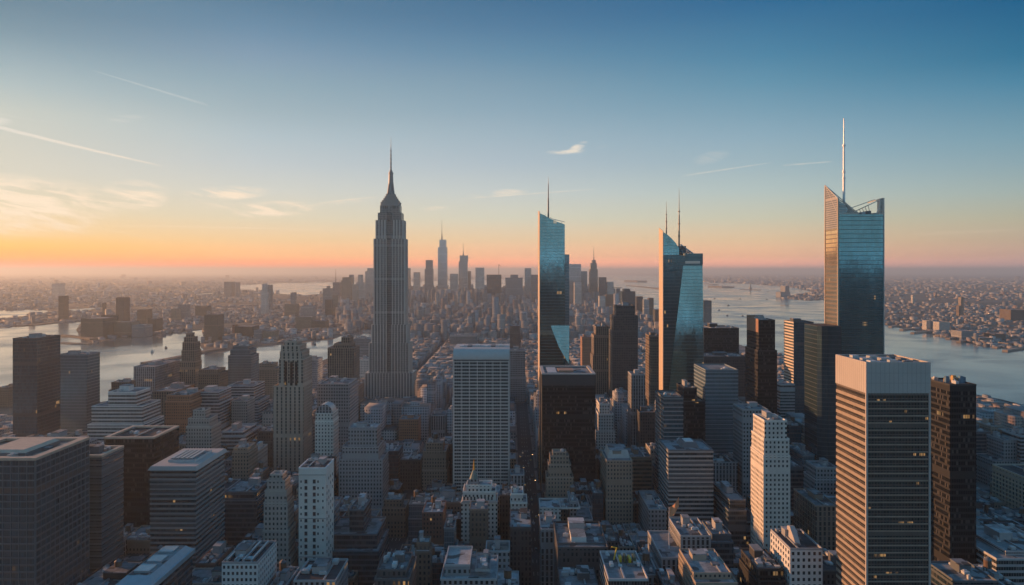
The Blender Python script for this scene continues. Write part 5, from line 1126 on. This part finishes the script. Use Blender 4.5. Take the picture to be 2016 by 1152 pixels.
# boroughs east of the river
def borough(name, label, n, a0, a1, r0, r1, hk, shift=None):
    x, y = sample(n, r0, r1, a0, a1, .75); rr_ = np.hypot(x, y)
    ok = ~water_at(x, y) & ~((y < 6400) & (x > -480-(y-2400)*.28) & (x < 800))
    sc_ = np.clip(rr_/6500, .62, 4.5); w = nr.uniform(14, 40, n)*sc_; d = nr.uniform(14, 34, n)*sc_; h = (nr.gamma(3, 2.6, n)+4)*np.clip(sc_, .8, 1.5)*hk
    tl = nr.random(n) < .03; h = np.where(tl, h*nr.uniform(1.8, 3.5, n), h); w = np.where(tl, w*.7, w)
    dens = sum(np.sin(x*a_/1000+p_)*np.sin(y*b_/1000+q_) for a_, b_, p_, q_ in ((1.3,1.1,.5,1.2),(2.9,2.3,2.2,.4),(5.1,4.7,1.1,2.9)))
    big = (dens > 1.1) & (nr.random(n) < .45); w = np.where(big, w*2.1, w); d = np.where(big, d*1.7, d); h = np.where(big, h*.8, h)
    ok &= (dens > -.55) | (nr.random(n) < .06)
    ok &= nr.random(n) < np.where(dens > 1.1, .5, .9)
    for dx, dy in ((1,0),(-1,0),(0,1),(0,-1)): ok &= ~water_at(x+dx*w*.6, y+dy*d*.6)
    ok &= notfar(x, y, w); x, y, w, d, h = x[ok], y[ok], w[ok], d[ok], h[ok]; h = capfar(x, y, w, h)
    rot = np.where(nr.random(len(x)) < .5, .3, -.2)+nr.normal(0, .05, len(x))
    tag(boxes(name, x, y, w, d, h, wc(len(x)), rc(len(x)), rot), label, 'city blocks', None, 'stuff')
borough('far_borough_roofs', 'endless low roofs of the borough beyond the east river', 30000, -40, -6, 2350, 30000, .85)
borough('far_bank_roofs', 'sunlit low roofs across the wide river at right', 17000, 14, 41, 2050, 30000, .72)
borough('horizon_roofs', 'faint low roofs beyond the harbour', 8000, -8, 26, 9000, 40000, 1.0)
n = 1400; x = nr.uniform(-1400, 1400, n); y = -nr.uniform(130, 2400, n); w = nr.uniform(15, 40, n); h = nr.gamma(4, 14, n)+10; h = np.where(nr.random(n) < .12, h*2.2, h); h = np.minimum(h, 300); h = np.where(-y < 400, h*.5, h)
tag(boxes('uptown_city_blocks', x, y, w, w, h, wc(n)*.4*np.array([.8,.95,1.1],np.float32), rc(n)*.5), 'city blocks behind the viewpoint seen in the glass reflections', 'city blocks', None, 'stuff')
# ================================================================ shore, piers, islands, boats
def slab(name, P, z0, z1, m, label=None, cat=None, kind=None, group=None):
    a = MB(); ar = sum(P[i][0]*P[(i+1)%len(P)][1]-P[(i+1)%len(P)][0]*P[i][1] for i in range(len(P)))
    if ar < 0: P = P[::-1]
    cx_ = sum(q[0] for q in P)/len(P); cy_ = sum(q[1] for q in P)/len(P)
    a.prism(P, z0, z1, 0, None, 0); return tag(a.build(name, m, None, (cx_, cy_, 0)), label, cat, group, kind)
rock = simple('harbour masonry', (.12,.11,.10), .9, 0, .3, .02); deck = simple('pier deck', (.26,.22,.18), .85, 0, .3, .03)
def strip(pts, wd):
    w = [gp(*p) for p in pts]; L2 = []; R2 = []
    for i, (x, y) in enumerate(w):
        x0, y0 = w[max(0, i-1)]; x1, y1 = w[min(len(w)-1, i+1)]; l = math.hypot(x1-x0, y1-y0); nx, ny = -(y1-y0)/l, (x1-x0)/l
        L2.append((x+nx*wd/2, y+ny*wd/2)); R2.append((x-nx*wd/2, y-ny*wd/2))
    return L2+R2[::-1]
slab('causeway', strip([(284,717),(330,709),(372,701),(408,692),(440,688)], 22), .3, 4, rock, 'long dark breakwater curving from the bank into the river', 'breakwater')
slab('pier', strip([(118,661),(150,664),(185,669)], 26), .3, 4, rock, 'dark pier pointing left from the large brown waterfront block', 'pier')
slab('pier', strip([(30,643),(75,640),(110,636)], 30), .3, 4, rock, 'low spit in the river at far left', 'spit')
slab('pier', strip([(120,676),(150,678),(178,678.5)], 20), .3, 4, deck, 'lower thin pier below the large brown waterfront block', 'pier')
slab('breakwater', strip([(1236,563),(1262,565),(1305,570)], 60), .3, 9, rock, 'thin breakwater line across the upper harbour', 'breakwater')
slab('harbour_island', strip([(1405,565),(1434,566.5)], 170), .3, 16, rock, 'small dark fortified islet right of the diamond facet tower', 'islet')
slab('harbour_island', strip([(1388,559),(1410,561.5)], 90), .3, 8, rock, 'thin low islet above the fortified islet', 'islet')
slab('harbour_island', strip([(1462,570.5),(1492,571.5)], 90), .3, 5, rock, 'thin low islet under the little monument', 'islet')
slab('harbour_island', strip([(1238,555),(1264,556)], 200), .3, 35, rock, 'hazy dark container jetty on the harbour horizon', 'jetty')
mo = empty('monument', (*gp(1477.5,570.5), 0), 'tiny statue on a pedestal rising from the harbour islet', 'statue'); mx_, my_ = gp(1477.5, 570.5)
a = MB(); a.box(mx_-14, mx_+14, my_-14, my_+14, 0, 26); a.box(mx_-8, mx_+8, my_-8, my_+8, 26, 48); a.build('pedestal', simple('granite',(.3,.28,.25)), mo, (mx_, my_, 0))
a = MB(); a.cyl(mx_, my_, 48, 76, 6, 3.6, 10); a.cyl(mx_, my_, 76, 83, 2.6, 2.0, 10); a.beam((mx_+3,my_,72), (mx_+6,my_,94), 2); a.build('figure', simple('verdigris',(.15,.24,.2)), mo, (mx_, my_, 0))
piers_e = [(2400, 2016), (2300, 1960)]
npx = 0
for q in range(9):
    u = q/8; px_ = 1762+u*245; py_ = 643+u*44; x, y = gp(px_, py_); L_ = 55+25*(q % 3)
    slab('pier', [(x-L_*.9, y-18-L_*.5), (x-L_*.9+8, y-30-L_*.5), (x+14, y-6), (x+4, y+8)], .3, 5, deck, f"{['first','second','third','fourth','fifth','sixth','seventh','eighth','ninth'][q]} jetty on the sunlit far bank counted from the screen topped tower", 'jetty', None, 'jetties along the sunlit far bank')
# near west side piers and park shapes by the water
slab('pier', [(852,1180),(985,1200),(985,1225),(852,1210)], .3, 6, deck, 'broad near pier right of the black bronze sided tower', 'pier')
pt = empty('pier_terminal', (905,1255,0), 'stepped sunlit terminal building on the near pier at right', 'terminal')
for i, (a0, a1, z0, z1) in enumerate(((860,1010,0,14),(870,980,14,21),(905,960,21,28),(915,930,28,46))):
    a = MB(); a.box(a0, a1, 1235+i*4, 1285-i*4, z0, z1); a.build('terminal_deck' if i < 3 else 'terminal_tower', simple('terminal concrete',(.4,.33,.26),.8), pt, (905,1255,0))
for i, (x, y, w, d, h, rt_) in enumerate(((760,1110,90,40,9,.2),(700,1020,70,34,8,-.15),(830,1060,80,30,10,.1),(660,930,80,60,10,0))):
    a = MB(); a.yz([(-d/2,0),(d/2,0),(d/2,h),(d/4,h+3),(0,h+4),(-d/4,h+3),(-d/2,h)], -w/2, w/2); ob = a.build('riverside_shed', simple('shed roof metal',(.24,.28,.3),.5,.2), None, (0,0,0)); ob.location = (x, y, 0); ob.rotation_euler = (0, 0, rt_)
    tag(ob, ['long curved roof shed by the near pier','blue grey vaulted shed nearer the bank','vaulted shed closest to the water','wide vaulted shed beneath the wide sunlit block'][i], 'shed')
hullm = simple('boat hull', (.06,.06,.07), .5); cabm = simple('boat cabin', (.6,.58,.55), .5); wakem = simple('wake foam', (.45,.5,.52), .6)
boats = [(1493,572,60,1,'white ferry glowing in the mid harbour'),(1457,589,34,0,'small dark boat left of the ferry'),(1510,590,42,0,'dark tug below the far point warehouse'),(1434,602,36,0,'dark barge below the fortified islet'),(1462,623,24,0,'little boat in the open middle water'),
 (1407,588,34,0,'small boat near the riverside block'),(1416,611,26,0,'boat trailing near the riverside block corner'),(1432,622,24,0,'lower small boat by the wide black block'),(1512,575,40,0,'far dark ship right of the ferry'),(300,694,22,1,'small boat at the middle of the left river'),(327,686,20,0,'boat beyond the causeway in the left river'),
 (690,612,60,1,'sailing ship like speck in the far inlet'),(598,571,70,1,'far ferry in the bright inlet'),(620,679,20,0,'small boat behind the square brown tower')]
for px_, py_, ln, wh, lb in boats:
    x, y = gp(px_, py_); ln *= .4
    if not water_at(np.array([x]), np.array([y]))[0]: continue
    bo = empty('boat', (x, y, .6), lb+' on the water', 'boat', 'boats on the rivers and harbour'); w = ln*.22; g0 = (x, y, .6)
    a = MB(); a.prism([(x-ln/2,y-w/2),(x+ln*.3,y-w/2),(x+ln/2,y),(x+ln*.3,y+w/2),(x-ln/2,y+w/2)], .3, 3.4+ln*.03, 0, None, 0); a.build('hull', cabm if wh else hullm, bo, g0)
    a = MB(); a.box(x-ln*.3, x+ln*.15, y-w*.35, y+w*.35, 3.4+ln*.03, 6+ln*.09); a.box(x-ln*.1, x+ln*.05, y-w*.25, y+w*.25, 6+ln*.09, 7.5+ln*.13); a.build('cabin', cabm, bo, g0)
# ================================================================ street life: lamps and cars on the central avenue
lampm = simple('lamp head glow', (.8,.6,.3), .5, emit=(1,.6,.25,2.5)); polem = simple('lamp pole', (.08,.08,.08), .5)
lp = empty('street_lamp', (26.5, 560, .14), 'street lamp glowing on the pavement of the deep central avenue', 'street lamp', 'street lamps along the central avenue')
a = MB(); a.cyl(0, 0, 0, 9, .14, .09, 8); a.beam((0,0,8.9), (-2.4,0,9.4), .12); a.build('pole', polem, lp)
a = MB(); a.box(-3.3, -2.3, -.35, .35, 9.2, 9.5, bottom=True); a.build('lamp_head', lampm, lp)
def dup(root, loc, rz=0, label=None):
    r = root.copy(); col.objects.link(r); r.location = loc; r.rotation_euler = (0, 0, rz)
    if label: r['label'] = label
    for ch in root.children:
        c = ch.copy(); col.objects.link(c); c.parent = r
    return r
for q in range(1, 7): dup(lp, (26.5, 560+q*55, .14) if q % 2 == 0 else (5.5, 560+q*55, .14), 0 if q % 2 == 0 else math.pi)
def car(name, c, label, loc, rz):
    ro = empty(name, loc, label, 'car', 'cars driving on the central avenue'); ro.rotation_euler = (0, 0, rz)
    a = MB(); a.yz([(-2.2,.35),(2.2,.35),(2.25,.8),(1.2,.95),(-2.2,.95)], -.9, .9); a.yz([(-1.9,.951),(.95,.951),(.3,1.45),(-1.5,1.45)], -.78, .78, 1); a.build('body', [simple(name+' paint '+str(c), c, .3), MPANE], ro)
    for sx_ in (-.85, .85):
        for sy_ in (-1.4, 1.4):
            a = MB(); n_ = 12; a.yz([(sy_+.33*math.cos(2*math.pi*i/n_), .33+.33*math.sin(2*math.pi*i/n_)) for i in range(n_)], sx_-.1, sx_+.1); a.build('wheel', MDARK, ro)
    for sx_ in (-.6, .6):
        a = MB(); a.box(sx_-.14, sx_+.14, 2.2, 2.27, .6, .76, bottom=True); a.build('headlight', lampm, ro)
    return ro
k1 = car('taxi', (.7,.42,.03), 'yellow taxi driving up the deep central avenue', (13, 600, .0), math.pi); k2 = car('car', (.03,.03,.035), 'black car on the deep central avenue', (19, 612, .0), 0); k3 = car('car', (.5,.5,.5), 'silver car on the deep central avenue', (10, 628, .0), math.pi)
for q in range(18): dup([k1, k2, k3][q % 3], ([10, 13, 19, 22][q % 4], 640+q*17.5, 0), math.pi if q % 4 < 2 else 0)
# ================================================================ haze
hb = MB(); B2 = 115000; hb.box(-B2, B2, -B2, B2, -1, HTOP, bottom=True)
hm = newmat('haze air'); t = NT(hm); pv = t.n('ShaderNodeVolumePrincipled'); o = t.n('ShaderNodeOutputMaterial'); t.l(pv.outputs[0], o.inputs['Volume'])
pv.inputs['Color'].default_value = (.82,.93,1.0,1); pv.inputs['Density'].default_value = RHO; pv.inputs['Anisotropy'].default_value = .38
tag(hb.build('haze', hm), 'thin evening haze over the whole city', 'haze', None, 'stuff')
